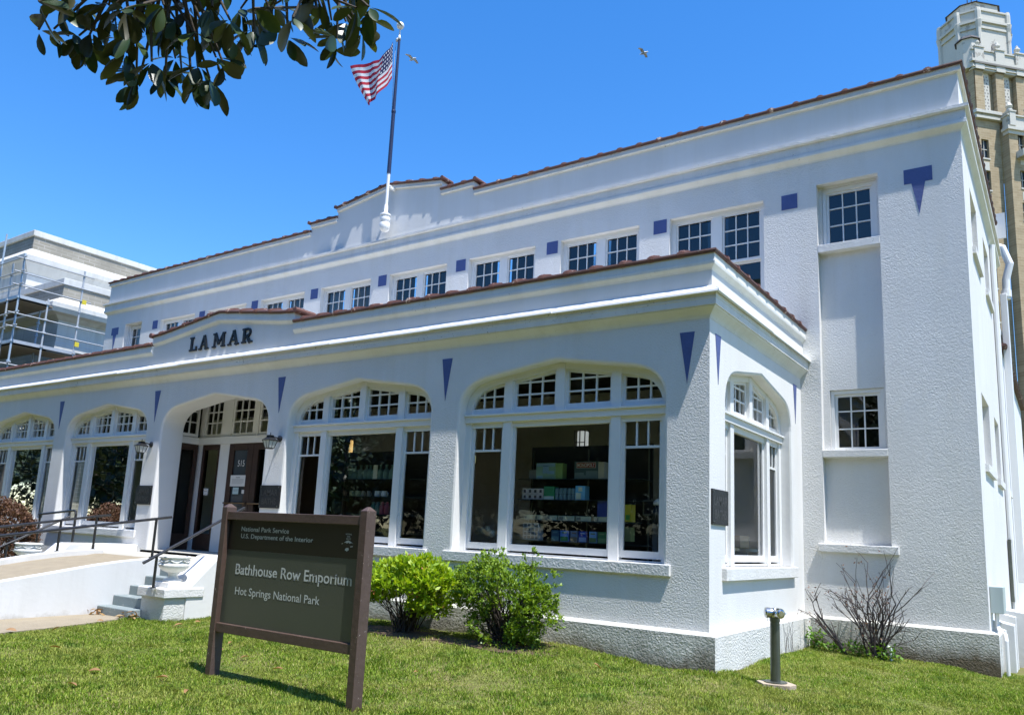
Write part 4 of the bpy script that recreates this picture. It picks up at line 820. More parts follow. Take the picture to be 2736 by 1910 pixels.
# ------------------------------------------------------------------ bushes
def shrub(name, label, base, blobs, nclus, per, L, Wd, mat, twigs, density=.75, cat='bush', upbias=.5, extra=None, gap=0.0):
    """clusters of leaves at twig tips through the crown volume plus stems from the ground"""
    root = empty(name, base, label, cat); pts = []
    w = np.array([bq[3] * bq[4] * bq[5] for bq in blobs]); w /= w.sum()
    while len(pts) < nclus:
        bq = blobs[rng.choice(len(blobs), p=w)]; d = unit(1)[0]; r = rng.uniform(0, 1) ** (1 / 3) if rng.random() > density else rng.uniform(.82, 1.04)
        p_ = np.array(bq[:3]) + d * r * np.array(bq[3:6]) * (1 + .10 * math.sin(d[0] * 7 + d[2] * 5 + bq[0]))
        if p_[2] < base[2] + .03 or (gap and vnoise(p_[0] * 3 + p_[1], p_[2] * 3, 1.3, 5) < gap): continue
        pts.append(p_)
    pts = np.array(pts); cen = np.array([(base[0], base[1], base[2] + .2)])
    outw = pts - cen; outw /= np.linalg.norm(outw, axis=1, keepdims=True); outw[:, 2] += upbias
    C0 = np.repeat(pts, per, 0) + rng.normal(size=(len(pts) * per, 3)) * L * .35
    Dv = np.repeat(outw, per, 0) * .7 + unit(len(C0)) * .95; Nv = unit(len(C0)) * .6 + np.array([0.2, 0, 1.0])
    ll = L * rng.uniform(.6, 1.25, len(C0)); V, F = small_leaves(C0, Dv, Nv, ll, ll * Wd)
    np_mesh('foliage', V, F, mat, root)
    tw = MB(); b0 = Vector(base)
    sel = pts[rng.choice(len(pts), min(twigs, len(pts)), replace=False)]
    for p_ in sel:
        e = Vector(p_); a = b0 + Vector((rng.normal() * .07, rng.normal() * .07, -.05)); mid = a.lerp(e, .5) + Vector((rng.normal() * .05, rng.normal() * .05, .10 + rng.normal() * .04))
        tw.tube([a, a.lerp(mid, .5) + Vector((rng.normal() * .02, rng.normal() * .02, .03)), mid, e], .009, 5, .0025, cap=False)
    part(tw, 'stems', M['twig'], root)
    if extra: extra(root, pts)
    return root
M['azalea'] = leaf_mat('azalea_leaf', [(.16, .30, .012), (.30, .47, .02), (.44, .56, .035), (.22, .38, .015)], .45, .42)
M['privet'] = leaf_mat('privet_leaf', [(.09, .18, .014), (.18, .31, .024), (.30, .43, .04), (.12, .23, .016)], .45, .4)
M['brownleaf'] = leaf_mat('dry_brown_leaf', [(.085, .035, .02), (.15, .07, .038), (.20, .11, .06), (.06, .026, .018)], .7, .2)
M['petal'] = leaf_mat('wilted_orange_petal', [(.50, .17, .05), (.42, .22, .09), (.36, .12, .06)], .7, .3)
M['weed'] = leaf_mat('weed_leaf', [(.08, .20, .015), (.15, .30, .025), (.11, .25, .02)], .5, .35)
def petals(root, pts):
    s = pts[rng.choice(len(pts), 46, replace=False)] + unit(46) * .03 + np.array([0, -.05, .03]); C0 = np.repeat(s, 3, 0) + rng.normal(size=(138, 3)) * .012; V, F = small_leaves(C0, unit(138) + np.array([0, -.3, -.5]), unit(138), rng.uniform(.03, .055, 138), np.full(138, .024)); np_mesh('wilted_blossom', V, F, M['petal'], root)
shrub('azalea_bush', 'bright yellow green azalea bush with faded orange blossoms, next to the sign', (-3.78, -.62, .40), [(-3.78, -.62, .97, .72, .44, .31), (-4.20, -.62, .93, .36, .34, .26), (-3.35, -.62, .92, .40, .36, .30), (-3.70, -.62, 1.18, .44, .30, .15)], 640, 12, .078, .46, M['azalea'], 70, extra=petals, gap=.34)
shrub('privet_bush', 'mid green small leaved bush under the large window, right of the azalea', (-2.22, -.62, .37), [(-2.30, -.62, 1.02, .62, .40, .34), (-1.95, -.62, .82, .40, .36, .36), (-2.60, -.60, 1.10, .36, .32, .26), (-2.25, -.62, .62, .52, .38, .24), (-1.95, -.6, 1.40, .12, .10, .14), (-2.35, -.6, 1.38, .30, .2, .09), (-1.66, -.55, 1.12, .10, .1, .16)], 1350, 11, .044, .55, M['privet'], 150, gap=.30)
shrub('clipped_brown_bush', 'rounded russet brown clipped bush at the left edge', (-14.5, -.9, .34), [(-14.5, -.9, 1.12, .92, .52, .74)], 2000, 10, .055, .5, M['brownleaf'], 60, density=.95)
# bare shrub with a few dry leaves
BS = empty('bare_shrub', (1.05, 3.40, .26), 'leafless twiggy shrub with a few dry brown leaves in front of the right wall', 'shrub'); tw = MB(); tips = []
def grow(a, d, ln, r, depth):
    pts = [a]; p_ = a.copy(); dd = d.normalized()
    for i in range(4): dd = (dd + Vector((rng.normal(), rng.normal() * .6, rng.normal() * .5 + .12)) * .13).normalized(); p_ = p_ + dd * ln / 4; p_.y = min(p_.y, 3.72); pts.append(p_.copy())
    tw.tube(pts, r, 5, r * .55, cap=False)
    if depth == 0: tips.append(pts[-1]); tips.append(pts[-2]); return
    for i in range(rng.integers(2, 4)):
        s = pts[rng.integers(1, 5)]; grow(s, dd + Vector((rng.normal() * .55, rng.normal() * .35, rng.normal() * .3 + .15)), ln * rng.uniform(.45, .75), r * .6, depth - 1)
for dx, ln in ((-.42, .66), (-.35, .62), (-.30, .70), (-.22, .75), (-.18, .82), (-.15, .70), (-.10, .86), (-.05, .78), (0, .70), (.05, .72), (.12, .70), (.16, .62), (.24, .6), (.30, .58), (.38, .58), (.45, .52), (-.28, .6), (.1, .55)): grow(Vector((1.05 + rng.normal() * .06, 3.40 + rng.normal() * .04, .24)), Vector((dx, rng.normal() * .08, 1)), ln, .013, 2)
for dx, dz, ln in ((-.55, .75, .70), (-.75, .8, .6), (-.45, .9, .66)): grow(Vector((.66, 3.42, .28)), Vector((dx, -.03, dz)), ln, .016, 2)
part(tw, 'stems', M['bare'], BS); T_ = np.array([t[:] for t in tips]); k_ = len(T_); sel = rng.choice(k_, min(k_, 300)); C0 = T_[sel] + rng.normal(size=(len(sel), 3)) * .05
C0[:, 0] -= .0; C0 = C0[C0[:, 0] < 1.25]; V, F = small_leaves(C0, unit(len(C0)) + np.array([0, 0, -.5]), unit(len(C0)), rng.uniform(.03, .055, len(C0)), np.full(len(C0), .02)); np_mesh('dry_leaves', V, F, M['brownleaf'], BS)
def weed(x, y, r, h, label, k=60):
    root = empty('weed_clump', (x, y, float(hgt(x, y))), label, 'weeds', 'green weeds along the right wall'); z = float(hgt(x, y)); C0 = np.stack([x + rng.normal(size=k) * r * .5, y + rng.normal(size=k) * .06, z + rng.uniform(.02, h, k)], 1); C0[:, 1] = np.minimum(C0[:, 1], 3.7)
    V, F = small_leaves(C0, unit(k) + np.array([0, -.2, .4]), unit(k) * .5 + np.array([0, -.2, 1]), rng.uniform(.05, .09, k), rng.uniform(.03, .05, k)); np_mesh('leaves', V, F, M['weed'], root)
    st = MB()
    for i in range(8): e = C0[i]; st.tube([(x + rng.normal() * .03, y, z - .02), tuple((np.array([x, y, z]) + e) / 2), tuple(e)], .004, 4, cap=False)
    part(st, 'stems', M['weed'], root)
weed(.22, 3.55, .16, .26, 'leafy green weeds in the corner where the porch meets the main wall', 90); weed(.78, 3.50, .22, .18, 'low green weeds between the corner and the bare shrub', 90); weed(1.16, 3.36, .16, .20, 'green weeds at the right foot of the bare shrub', 70)
weed(.45, 3.56, .18, .10, 'thin line of weeds behind the leaning bare stems', 60)
dw = MB()
for i in range(9): x = -.0 + .12 + rng.normal() * .02; y = 2.45 + rng.uniform(-.35, .35); z = float(hgt(.2, y)); dw.tube([(.16, y, z - .02), (.17 + rng.normal() * .03, y + rng.normal() * .03, z + .2), (.16 + rng.normal() * .05, y + rng.normal() * .06, z + rng.uniform(.25, .5))], .003, 4, .0015)
tag(dw.build('dry_stems', M['bare']), 'thin dry stems standing against the sunlit porch side', 'dry stems')

# ------------------------------------------------------------------ fire standpipe on its pad, hose bib, utility box, conduits
SX, SY, SZ = .685, .05, .315
SP = empty('fire_standpipe', (SX, SY, SZ), 'steel pipe standpipe with chrome twin capped inlets on a concrete pad in the lawn', 'standpipe')
b = MB(); b.prism_z([(SX - .19, SY - .02), (SX - .08, SY - .17), (SX + .17, SY - .10), (SX + .20, SY + .03), (SX + .07, SY + .16), (SX - .13, SY + .12)], SZ - .16, SZ + .002); part(b, 'pad', M['cutstone'], SP, bevel=.006)
b = MB(); b.lathe([(.115, .003), (.115, .012), (.06, .016)], (SX, SY, SZ), 24); b.lathe([(.050, .01), (.048, .60), (.052, .605), (.052, .645), (.046, .65)], (SX, SY, SZ), 24); part(b, 'pipe', M['steel'], SP, smooth=False)
b = MB(); b.lathe([(.05, .648), (.056, .67), (.05, .71), (.03, .735), (.005, .74)], (SX, SY, SZ), 20)
for s_ in (-1, 1):
    d_ = Vector((s_ * .82, -.57, 0)); a0 = Vector((SX, SY, SZ + .69)); b.tube([a0, a0 + d_ * .05], .042, 16); 
part(b, 'twin_inlet', M['chrome'], SP)
for s_ in (-1, 1):
    d_ = Vector((s_ * .82, -.57, 0)); a0 = Vector((SX, SY, SZ + .69)); b = MB(); b.tube([a0 + d_ * .05, a0 + d_ * .095], .052, 18); b.tube([a0 + d_ * .095, a0 + d_ * .105], .045, 18, .03)
    for t in (-1, 1): q = a0 + d_ * .085 + Vector((-d_.y, d_.x, 0)) * t * .05; b.tube([q, q + Vector((-d_.y, d_.x, 0)) * t * .018], .008, 6)
    part(b, 'cap', M['chrome'], SP)
    b = MB(); q = a0 + d_ * .08; b.tube([q + Vector((0, 0, -.05)), q + Vector((-s_ * .01, 0, -.10)), q + Vector((-s_ * .04, .02, -.14)), (SX + s_ * .03, SY - .04, SZ + .56)], .002, 4); part(b, 'chain', M['steel'], SP)
b = MB(); hx, hy = 1.21, 3.42; hz = float(hgt(hx, hy)); b.tube([(hx, hy, hz - .05), (hx, hy, hz + .13)], .022, 10); b.tube([(hx, hy, hz + .13), (hx - .01, hy, hz + .17), (hx - .05, hy, hz + .18)], .03, 10); tag(b.build('vent_pipe', M['white']), 'short white pipe stub standing in the weeds by the right wall', 'pipe')
UB = empty('utility_box', (WR, 4.62, .93), 'pale grey green electrical box on the far right wall', 'utility box')
b = MB(); b.box(WR + .002, WR + .16, 4.12, 4.5, .95, 1.30); part(b, 'box', simple('grey_green_box_paint', (.40, .47, .47), .5, var=.05), UB, bevel=.01)
b = MB(); b.tube([(WR + .07, 4.2, .95), (WR + .07, 4.2, .80), (WR + .09, 4.1, .74), (WR + .16, 4.05, .70), (WR + .17, 4.0, .62), (WR + .17, 4.0, .15)], .022, 8); b.tube([(WR + .05, 4.3, .95), (WR + .05, 4.3, .76), (WR + .14, 4.3, .73), (WR + .155, 4.3, .15)], .018, 8); part(b, 'conduit', M['white'], UB)
for y0, y1, x1, zt in ((4.42, 4.75, .24, .84), (5.3, 5.5, .22, .90), (5.75, 6.3, .40, .93), (6.6, 8.8, .62, .30)): b = MB(); b.prism_y([(WR, .0), (WR + x1, .0), (WR + x1, zt - .05), (WR, zt)], y0, y1); part(b, 'buttress', M['smooth'], BH)
DC = empty('metal_frame_panel', (WR, 7.1, .9), 'glazed grey panel in a metal frame at the far right edge', 'display case')
b = MB(rightMT); b.box(8.65, 8.75, -.06, -.01, .92, 2.02); b.box(8.76, 9.9, -.06, -.01, 1.96, 2.02); b.box(8.76, 9.9, -.06, -.01, .92, 1.0); part(b, 'frame', M['steel'], DC)
b = MB(rightMT); b.box(8.76, 9.9, -.04, -.02, 1.001, 1.959); part(b, 'panel', simple('grey_green_glazing', (.16, .21, .20), .15), DC)
DT = empty('roof_duct', (WR + .2, 9.8, 7), 'white sheet metal duct with elbow running down the right wall', 'duct')
b = MB(); b.box(WR + .02, WR + .15, 11.35, 11.65, 1.2, 7.4); part(b, 'downduct', M['white'], DT, bevel=.01)
b = MB(); b.tube([(WR + .14, 11.5, 7.3), (WR + .15, 11.5, 7.75), (WR + .24, 11.5, 8.1), (WR + .12, 11.5, 8.5), (WR - .2, 11.5, 8.65)], .08, 14); b.tube([(WR + .14, 11.5, 7.35), (WR + .14, 11.5, 7.5)], .10, 14); part(b, 'elbow', M['white'], DT, smooth=False)
b = MB(); b.box(WR - .5, WR + .2, 11.7, 11.75, 8.8, 9.4); b.box(WR - .2, WR + .0, 11.4, 11.7, 8.6, 9.2); part(b, 'hood', M['smooth'], DT)
b = MB(); b.tube([(WR + .05, 8.9, .2), (WR + .05, 8.9, 7.7)], .05, 8); tag(b.build('drain_pipe', M['white']), 'thin white vertical drain pipe on the right side wall', 'pipe')

# ------------------------------------------------------------------ shop goods behind the glass
def cbox(name, label, cat, x0, x1, z0, z1, col, group, y0=.90, y1=1.02, deco=None, col2=None):
    root = empty(name, ((x0 + x1) / 2, (y0 + y1) / 2, z0), label, cat, group); b = MB(); b.box(x0, x1, y0, y1, z0, z1); part(b, 'carton', simple(name + '_card', tuple(min(.8, v * 1.6) for v in col), .5, var=.2), root)
    if deco:
        b = MB(); w, h = x1 - x0, z1 - z0
        for (a0, a1, c0, c1) in deco: b.box(x0 + w * a0, x0 + w * a1, y0 - .003, y0 - .0005, z0 + h * c0, z0 + h * c1)
        part(b, 'print', simple(name + '_print', tuple(min(.8, v * 1.6) for v in col2), .5, var=.3), root)
    return root
def shelf_unit(x0, x1, label):
    root = empty('display_shelves', ((x0 + x1) / 2, 1.0, 1.09), label, 'shelves', 'glass shelves in the shop windows')
    for z in (2.462, 2.178, 1.898, 1.618): b = MB(); b.box(x0, x1, .86, 1.16, z - .008, z); part(b, 'shelf', simple('smoked_glass_shelf', (.05, .065, .06), .15), root)
    for x in (x0 + .05, (x0 + x1) / 2, x1 - .05): b = MB(); b.box(x - .01, x + .01, 1.161, 1.18, 1.09, 2.9); part(b, 'upright', M['steel'], root)
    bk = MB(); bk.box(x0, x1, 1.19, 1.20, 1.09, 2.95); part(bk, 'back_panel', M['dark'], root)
shelf_unit(-3.14, -1.22, 'glass display shelves of boxes in the large right window'); shelf_unit(-6.98, -4.6, 'glass display shelves of bottles and mugs in the window behind the sign')
g4 = 'boxed goods in the large right window'
mo = cbox('game_box', 'dark teal board game box with red title bar on the top shelf', 'game box', -2.25, -1.885, 2.463, 2.70, (.035, .065, .07), g4, deco=[(.02, .98, .03, .22), (.02, .4, .22, .36), (.5, .98, .22, .45)], col2=(.10, .14, .14))
b = MB(); b.box(-2.213, -1.925, .894, .8995, 2.615, 2.683); part(b, 'title_bar', simple('title_red', (.30, .03, .03), .5), mo); b = MB(); b.box(-2.217, -1.921, .8955, .8998, 2.611, 2.687); part(b, 'title_border', M['paper'], mo)
text('lettering', 'MONOPOLY', .268, .05, M['paper'], mo, (-2.203, .894, 2.624), (1, 0, 0), (0, 0, 1), depth=.002, bold=.012)
for i in range(3): cbox('game_box', ('first', 'second', 'third')[i] + ' cream edged box standing to the right of the dark game box', 'game box', -1.882 + i * .03, -1.856 + i * .03, 2.463, 2.69, (.34, .32, .26), g4)
cbox('puzzle_box', 'colourful green and blue landscape puzzle box on the top shelf', 'puzzle box', -2.87, -2.555, 2.463, 2.685, (.17, .28, .22), g4, deco=[(.02, .98, .78, .98), (.05, .35, .05, .2), (.6, .95, .3, .5), (.35, .65, .35, .85)], col2=(.18, .30, .42))
for i in range(3): cbox('puzzle_box', ('first', 'second', 'third')[i] + ' light green box end beside the landscape puzzle', 'puzzle box', -2.552 + i * .038, -2.518 + i * .038, 2.463, 2.68, (.20, .30, .10), g4)
b = empty('framed_picture', (-2.94, 1, 2.463), 'small grey framed print left of the landscape puzzle', 'picture frame'); q = MB(); q.box(-3.01, -2.88, .93, .95, 2.463, 2.60); part(q, 'frame', M['steel'], b); q = MB(); q.box(-3.0, -2.89, .926, .929, 2.475, 2.59); part(q, 'print', M['paperprint'], b)
for r in range(2):
    for i in range(4): cbox('mug_box', ('upper', 'lower')[1 - r] + ' row pink and white mug box, number %s from the left' % ('one', 'two', 'three', 'four')[i], 'mug box', -3.09 + i * .088, -3.008 + i * .088, 2.18 + r * .078, 2.252 + r * .078, (.46, .40, .40), g4, deco=[(.3, .75, .2, .75)], col2=(.05, .04, .05))
cbox('tea_box', 'green carton with a tan rounded top on the second shelf', 'carton', -2.73, -2.565, 2.18, 2.36, (.03, .20, .09), g4, deco=[(0, 1, 0, .25)], col2=(.40, .48, .46))
for i, x in enumerate((-2.545, -2.475, -2.415, -2.345, -2.28)):
    for r in range(2):
        q = MB(); q.lathe([(.028, 0), (.03, .005), (.03, .06), (.026, .068), (.027, .078), (.001, .079)], (x, .95, 2.179 + .081 * r), 12); tag(q.build('glass_jar', simple('jar_glass', (.20, .32, .36), .15, var=.3)), ('lower', 'upper')[r] + ' small blue glass jar, ' + ('first', 'second', 'third', 'fourth', 'fifth')[i] + ' right of the green carton', 'jar', 'small jars on the second shelf')
cbox('card_pack', 'bright blue card pack with a pale square label', 'card pack', -2.225, -2.075, 2.18, 2.37, (.12, .33, .58), g4, deco=[(.05, .6, .03, .5), (.3, .7, .6, .9)], col2=(.45, .48, .38))
for i, (a, c) in enumerate(((-3.05, -2.90), (-2.86, -2.74), (-2.67, -2.51), (-2.48, -2.23), (-2.20, -1.97), (-1.92, -1.73))): cbox('soap_box', 'low cream carton on the third shelf, ' + ('far left', 'second from left', 'third from left', 'fourth from left', 'fifth from left', 'far right')[i], 'carton', a, c, 1.899, 1.962, (.42, .39, .26), g4, deco=[(.05, .3, .15, .85)], col2=(.16, .15, .12))
cbox('blue_folder', 'dark blue folder standing above the third shelf at the right', 'folder', -1.88, -1.74, 1.965, 2.17, (.02, .04, .17), g4)
cbox('stamp_sheet', 'white gridded sheet on the bottom shelf at the left', 'print', -3.05, -2.79, 1.619, 1.85, (.38, .40, .38), g4, deco=[(.05 + .24 * i, .23 + .24 * i, .05 + .24 * j, .23 + .24 * j) for i in range(4) for j in range(4)], col2=(.09, .11, .11))
for i, (a, c, cl, c2) in enumerate(((-2.60, -2.48, (.05, .10, .13), (.1, .2, .2)), (-2.46, -2.33, (.10, .22, .45), (.06, .22, .06)), (-2.30, -2.19, (.16, .20, .26), (.20, .14, .08)), (-2.17, -2.05, (.02, .05, .26), (.3, .35, .45)), (-2.01, -1.90, (.20, .34, .50), (.15, .20, .06)), (-1.88, -1.76, (.05, .16, .05), (.16, .26, .10)))):
    cbox('picture_book', ('teal', 'sky blue and green', 'grey brown', 'deep blue', 'pale blue', 'dark green')[i] + ' picture book on the bottom shelf of the large window', 'book', a, c, 1.619, 1.765, cl, g4, y0=.93, y1=.96, deco=[(.05, .95, .05, .45), (.2, .8, .75, .86)], col2=c2)
for i, (x, z) in enumerate(((-3.64, 1.70), (-3.57, 1.715), (-3.47, 1.73), (-3.39, 1.68))):
    q = MB(); q.lathe([(.055, 0), (.056, .004), (.03, .008), (.026, .03), (.01, .036)], (x, .62, z), 16, axis='y'); tag(q.build('straw_hat', simple('pale_straw', (.75, .68, .54), .8)), 'small cream straw hat at the bottom of the narrow left light, ' + ('far left', 'second', 'third', 'far right')[i], 'hat', 'cream hats in the window')
cbox('poster_card', 'yellow card with a green mark in the narrow right light', 'card', -1.48, -1.385, 1.91, 2.13, (.48, .38, .02), g4, deco=[(.2, .8, .1, .4)], col2=(.10, .28, .04)); cbox('poster_card', 'dim green card under the yellow card in the narrow right light', 'card', -1.47, -1.39, 1.66, 1.84, (.13, .15, .05), g4)
q = empty('hanging_frame', (-1.17, 1.0, 2.0), 'dim framed picture in the narrow right light', 'picture frame'); z = MB(); z.box(-1.26, -1.08, .98, 1.0, 2.0, 2.2); part(z, 'frame', M['steel'], q); z = MB(); z.box(-1.24, -1.10, .975, .979, 2.02, 2.18); part(z, 'print', M['dark'], q)
q = empty('cap_on_stand', (-1.04, .95, 1.9), 'white cap on a dark stand behind the narrow right light', 'cap'); z = MB(); z.lathe([(.05, 0), (.058, .02), (.05, .05), (.02, .075), (.001, .08)], (-1.04, .95, 2.13), 14); part(z, 'cap', M['paper'], q, smooth=True); z = MB(); z.lathe([(.03, -.24), (.09, -.22), (.10, -.1), (.05, 0)], (-1.03, .97, 2.13), 12); part(z, 'stand', M['black'], q)
g3 = 'goods in the window behind the sign'
def bottle(x, i, nm):
    q = MB(); q.lathe([(.052, 0), (.056, .01), (.056, .12), (.045, .15), (.02, .18), (.018, .215), (.025, .22), (.025, .235), (.001, .236)], (x, .95, 2.463), 14); tag(q.build('glass_bottle', simple('sea_green_glass', (.17, .29, .26), .12, var=.25)), nm + ' green glass bottle in the row on the top shelf', 'bottle', 'green glass bottles in a row')
for i, (x, nm) in enumerate(zip((-6.77, -6.59, -6.50, -6.37, -6.24, -6.15, -6.05, -5.92, -5.79, -5.66), ('leftmost', 'second', 'third', 'fourth', 'fifth', 'sixth', 'seventh', 'eighth', 'ninth', 'rightmost'))): bottle(x, i, nm)
cbox('gift_bag', 'pale paper card among the green bottles', 'card', -6.02, -5.93, 2.463, 2.69, (.45, .47, .40), g3, y0=.88, y1=.89)
for i, (x, cl) in enumerate(((-6.85, (.20, .17, .12)), (-6.72, (.26, .18, .10)), (-6.53, (.22, .25, .15)), (-6.40, (.24, .27, .17)), (-6.28, (.2, .18, .15)), (-6.15, (.2, .19, .16)), (-5.95, (.42, .45, .45)), (-5.80, (.42, .45, .45)))):
    q = MB(); r_ = .05 if i in (2, 3, 6, 7) else .032; q.lathe([(r_ * .8, 0), (r_, .01), (r_, .095), (r_ * .9, .095), (r_ * .85, .02), (.001, .018)], (x, .95, 2.179), 14); q.tube([(x + r_, .95, 2.255), (x + r_ + .028, .95, 2.245), (x + r_ + .028, .95, 2.205), (x + r_, .95, 2.195)], .007, 6); tag(q.build('mug', simple('mug_glaze', tuple(v * 1.7 for v in cl), .25, var=.15)), ('first', 'second', 'third', 'fourth', 'fifth', 'sixth', 'white seventh', 'white eighth')[i] + ' mug from the left on the second shelf behind the sign', 'mug', 'mugs on the second shelf')
for i, (x, cl) in enumerate(((-6.02, (.06, .20, .18)), (-5.92, (.07, .17, .17)), (-5.82, (.34, .06, .10)), (-5.72, (.36, .08, .11)))):
    q = MB(); q.lathe([(.04, 0), (.046, .02), (.046, .14), (.03, .16), (.03, .17)], (x, .95, 1.899), 14); q.lathe([(.034, 0), (.034, .02), (.012, .025), (.012, .035)], (x, .95, 2.07), 12, ); tag(q.build('tumbler', simple('tumbler_enamel', cl, .3)), ('left teal', 'second teal', 'left red', 'right red')[i] + ' tumbler with a lid on the third shelf', 'tumbler', 'coloured tumblers on the third shelf')
def sconce(x, z, lit, label):
    q = empty('wall_sconce', (x, 1.35, z), label, 'lamp'); b = MB(); b.lathe([(.075, 0), (.08, .01), (.08, .31), (.075, .32)], (x, 1.3, z), 16); part(b, 'lamp_shade', M['warm'] if lit else M['coolshade'], q, smooth=False); b = MB()
    for dx in (-.082, .0, .082): b.box(x + dx - .006, x + dx + .006, 1.205, 1.217, z - .01, z + .33)
    b.box(x - .085, x + .085, 1.20, 1.216, z + .15, z + .16); part(b, 'bracket', M['iron'], q)
sconce(-7.08, 2.86, True, 'lit warm tubular lamp at the top left of the window behind the sign'); sconce(-2.36, 2.85, False, 'dim white tubular lamp near the top of the large right window')
q = MB(); q.lathe([(.045 * math.sin(t) + .001, .045 - .045 * math.cos(t)) for t in np.linspace(0, math.pi, 10)], (-7.03, .8, 2.03), 14); tag(q.build('globe_lamp', M['warmglobe'], smooth=True), 'small glowing yellow globe lamp behind the sign window', 'lamp')
q = MB(); q.box(-4.66, -4.5, 1.6, 1.62, 2.78, 2.90); tag(q.build('lit_sign', M['exit']), 'small lit yellow green panel inside the window behind the sign', 'sign')
for i, (x, cl) in enumerate(((-13.85, (.42, .43, .43)), (-13.42, (.55, .52, .36)))):
    q = empty('display_dress', (x, .75, 1.1), ('grey', 'pale yellow')[i] + ' sleeved dress on a form in the window left of the doors', 'dress', 'dresses in the window'); b = MB(); b.lathe([(.30, .35), (.27, .6), (.2, .95), (.16, 1.05), (.2, 1.2), (.19, 1.32), (.10, 1.40), (.05, 1.43)], (x, .8, 1.1), 16, sy=.6); part(b, 'gown', simple('thin_cloth', cl, .9, var=.25), q, smooth=True)
    b = MB(); b.tube([(x, .8, 1.1), (x, .8, 1.5)], .02, 8); b.lathe([(.15, 0), (.15, .02)], (x, .8, 1.095), 14); part(b, 'stand', M['iron'], q)
    b = MB()
    for s_ in (-1, 1): b.tube([(x + s_ * .14, .8, 2.44), (x + s_ * .24, .78, 2.2), (x + s_ * .26, .75, 1.95)], .06, 10, .045)
    part(b, 'sleeves', q.children[0].data.materials[0], q, smooth=True)
q = empty('side_table', (-.75, 2.9, 1.09), 'wooden table with box and basket inside the side window', 'table'); b = MB(); b.box(-1.1, -.45, 2.6, 3.3, 1.60, 1.64); part(b, 'table_top', M['palewall'], q); 
for dx in (-1.07, -.5):
    for dy in (2.64, 3.24): b = MB(); b.box(dx, dx + .05, dy, dy + .05, 1.09, 1.60); part(b, 'leg', M['palewall'], q)
b = MB(); b.box(-1.0, -.6, 2.8, 3.2, 1.64, 1.82); tag(b.build('storage_box', simple('tan_carton', (.45, .32, .17), .8), bevel=.01), 'tan storage box on the table inside the side window', 'box')

# ------------------------------------------------------------------ neighbour building with scaffold (left)
NB = empty('neighbour_building', (-36.6, 8, 0), 'grey brick building with stepped white cornices behind the scaffold on the left', 'building')
b = MB(); b.box(-70, -36.57, 8, 40, 0, 14.05); b.box(-70, -36.57, 8.001, 40, 14.05, 14.74); part(b, 'wall', M['brickgrey'], NB)
b = MB(); b.box(-70, -36.5, 7.93, 40, 14.72, 15.0); part(b, 'coping', M['limestone'], NB, bevel=.02)
def band(mb, x, y, prof, x0=-70, y1=40):
    mb.sweep((x0, y), (x, y), (0, -1), prof, 0, 1); mb.sweep((x, y), (x, y1), (1, 0), prof, 1, 0)
b = MB(); band(b, -36.57, 8, [(-.05, 11.85), (.06, 11.85), (.06, 12.2), (.10, 12.25), (.10, 12.85), (.25, 13.1), (.36, 13.3), (.45, 13.4), (.47, 13.62), (.40, 13.72), (.20, 13.95), (.02, 14.05), (-.05, 14.05)]); part(b, 'cornice', M['limestone'], NB)
b = MB(); b.box(-70, -29.44, 6.42, 22, 0, 10.8); part(b, 'lower_wing', M['brickgrey'], NB)
b = MB(); b.box(-70, -29.38, 6.36, 22.05, 10.79, 11.06); part(b, 'coping', M['limestone'], NB, bevel=.02)
b = MB(); band(b, -29.44, 6.42, [(-.05, 8.12), (.05, 8.12), (.05, 8.38), (.03, 8.40), (.03, 9.3), (.12, 9.34), (.25, 9.45), (.55, 9.5), (.62, 9.68), (.62, 9.86), (.45, 9.95), (.1, 10.2), (-.05, 10.22)], y1=22); part(b, 'cornice', M['limestone'], NB)
SF = empty('scaffold', (-27.9, 4.2, 0), 'tube scaffold with plank decks around the neighbouring grey building', 'scaffold')
XS, YS = -27.89, 4.18
def sp_(x, y, z1, mt='scaff'): b = MB(); b.tube([(x, y, 0), (x, y, z1)], .036, 8); [b.lathe([(.07, 0), (.07, .06)], (x, y, zz), 8) for zz in (5.6, 7.0, 7.75, 8.3, 8.8, 9.4, 10.36) if zz < z1]; part(b, 'standard', M[mt], SF)
sp_(XS, YS, 11.1, 'scaffblue'); sp_(XS, YS + 2.23, 11.1); sp_(XS, YS + 1.04, 9.63); sp_(XS - 1.85, YS, 12.2, 'scaffblue'); sp_(XS - .85, YS, 10.85); sp_(XS - .9, YS + 1.2, 9.4, 'scaffblue'); sp_(XS - 3.2, YS, 11.0); sp_(XS - 4.6, YS, 11.0, 'scaffblue'); sp_(XS, YS + 4.5, 9.0)
for z in (10.89, 10.36, 9.87, 8.8, 8.3, 6.9, 6.3):
    b = MB(); b.tube([(XS + .05, YS - .3, z), (XS + .05, YS + 2.6 + (2.1 if z < 9 else 0), z)], .026, 7); part(b, 'ledger', M['scaff'], SF)
    b = MB(); b.tube([(XS + .3, YS - .05, z + .05), (XS - 9, YS - .05, z + .05)], .026, 7); part(b, 'ledger', M['scaff'], SF)
for z, ya in ((9.4, 1.1), (7.72, 2.3), (6.3, 4.6)):
    b = MB(); b.box(XS - 9, XS - .02, YS + .05, YS + 1.25, z - .06, z); b.box(XS - 1.25, XS - .02, YS + .05, YS + ya, z - .065, z - .004); part(b, 'deck', M['plank'], SF)
    b = MB(); b.box(XS - .015, XS + .02, YS, YS + ya, z, z + .12); b.box(XS - 9, XS, YS - .02, YS + .02, z, z + .12); part(b, 'toe_board', M['scaff'], SF)
for y, z in ((YS + 2.25, 9.75), (YS + 2.2, 8.05)): b = MB(); b.box(XS + .05, XS + .08, y, y + .16, z, z + .18); part(b, 'tag', M['yellow'], SF)

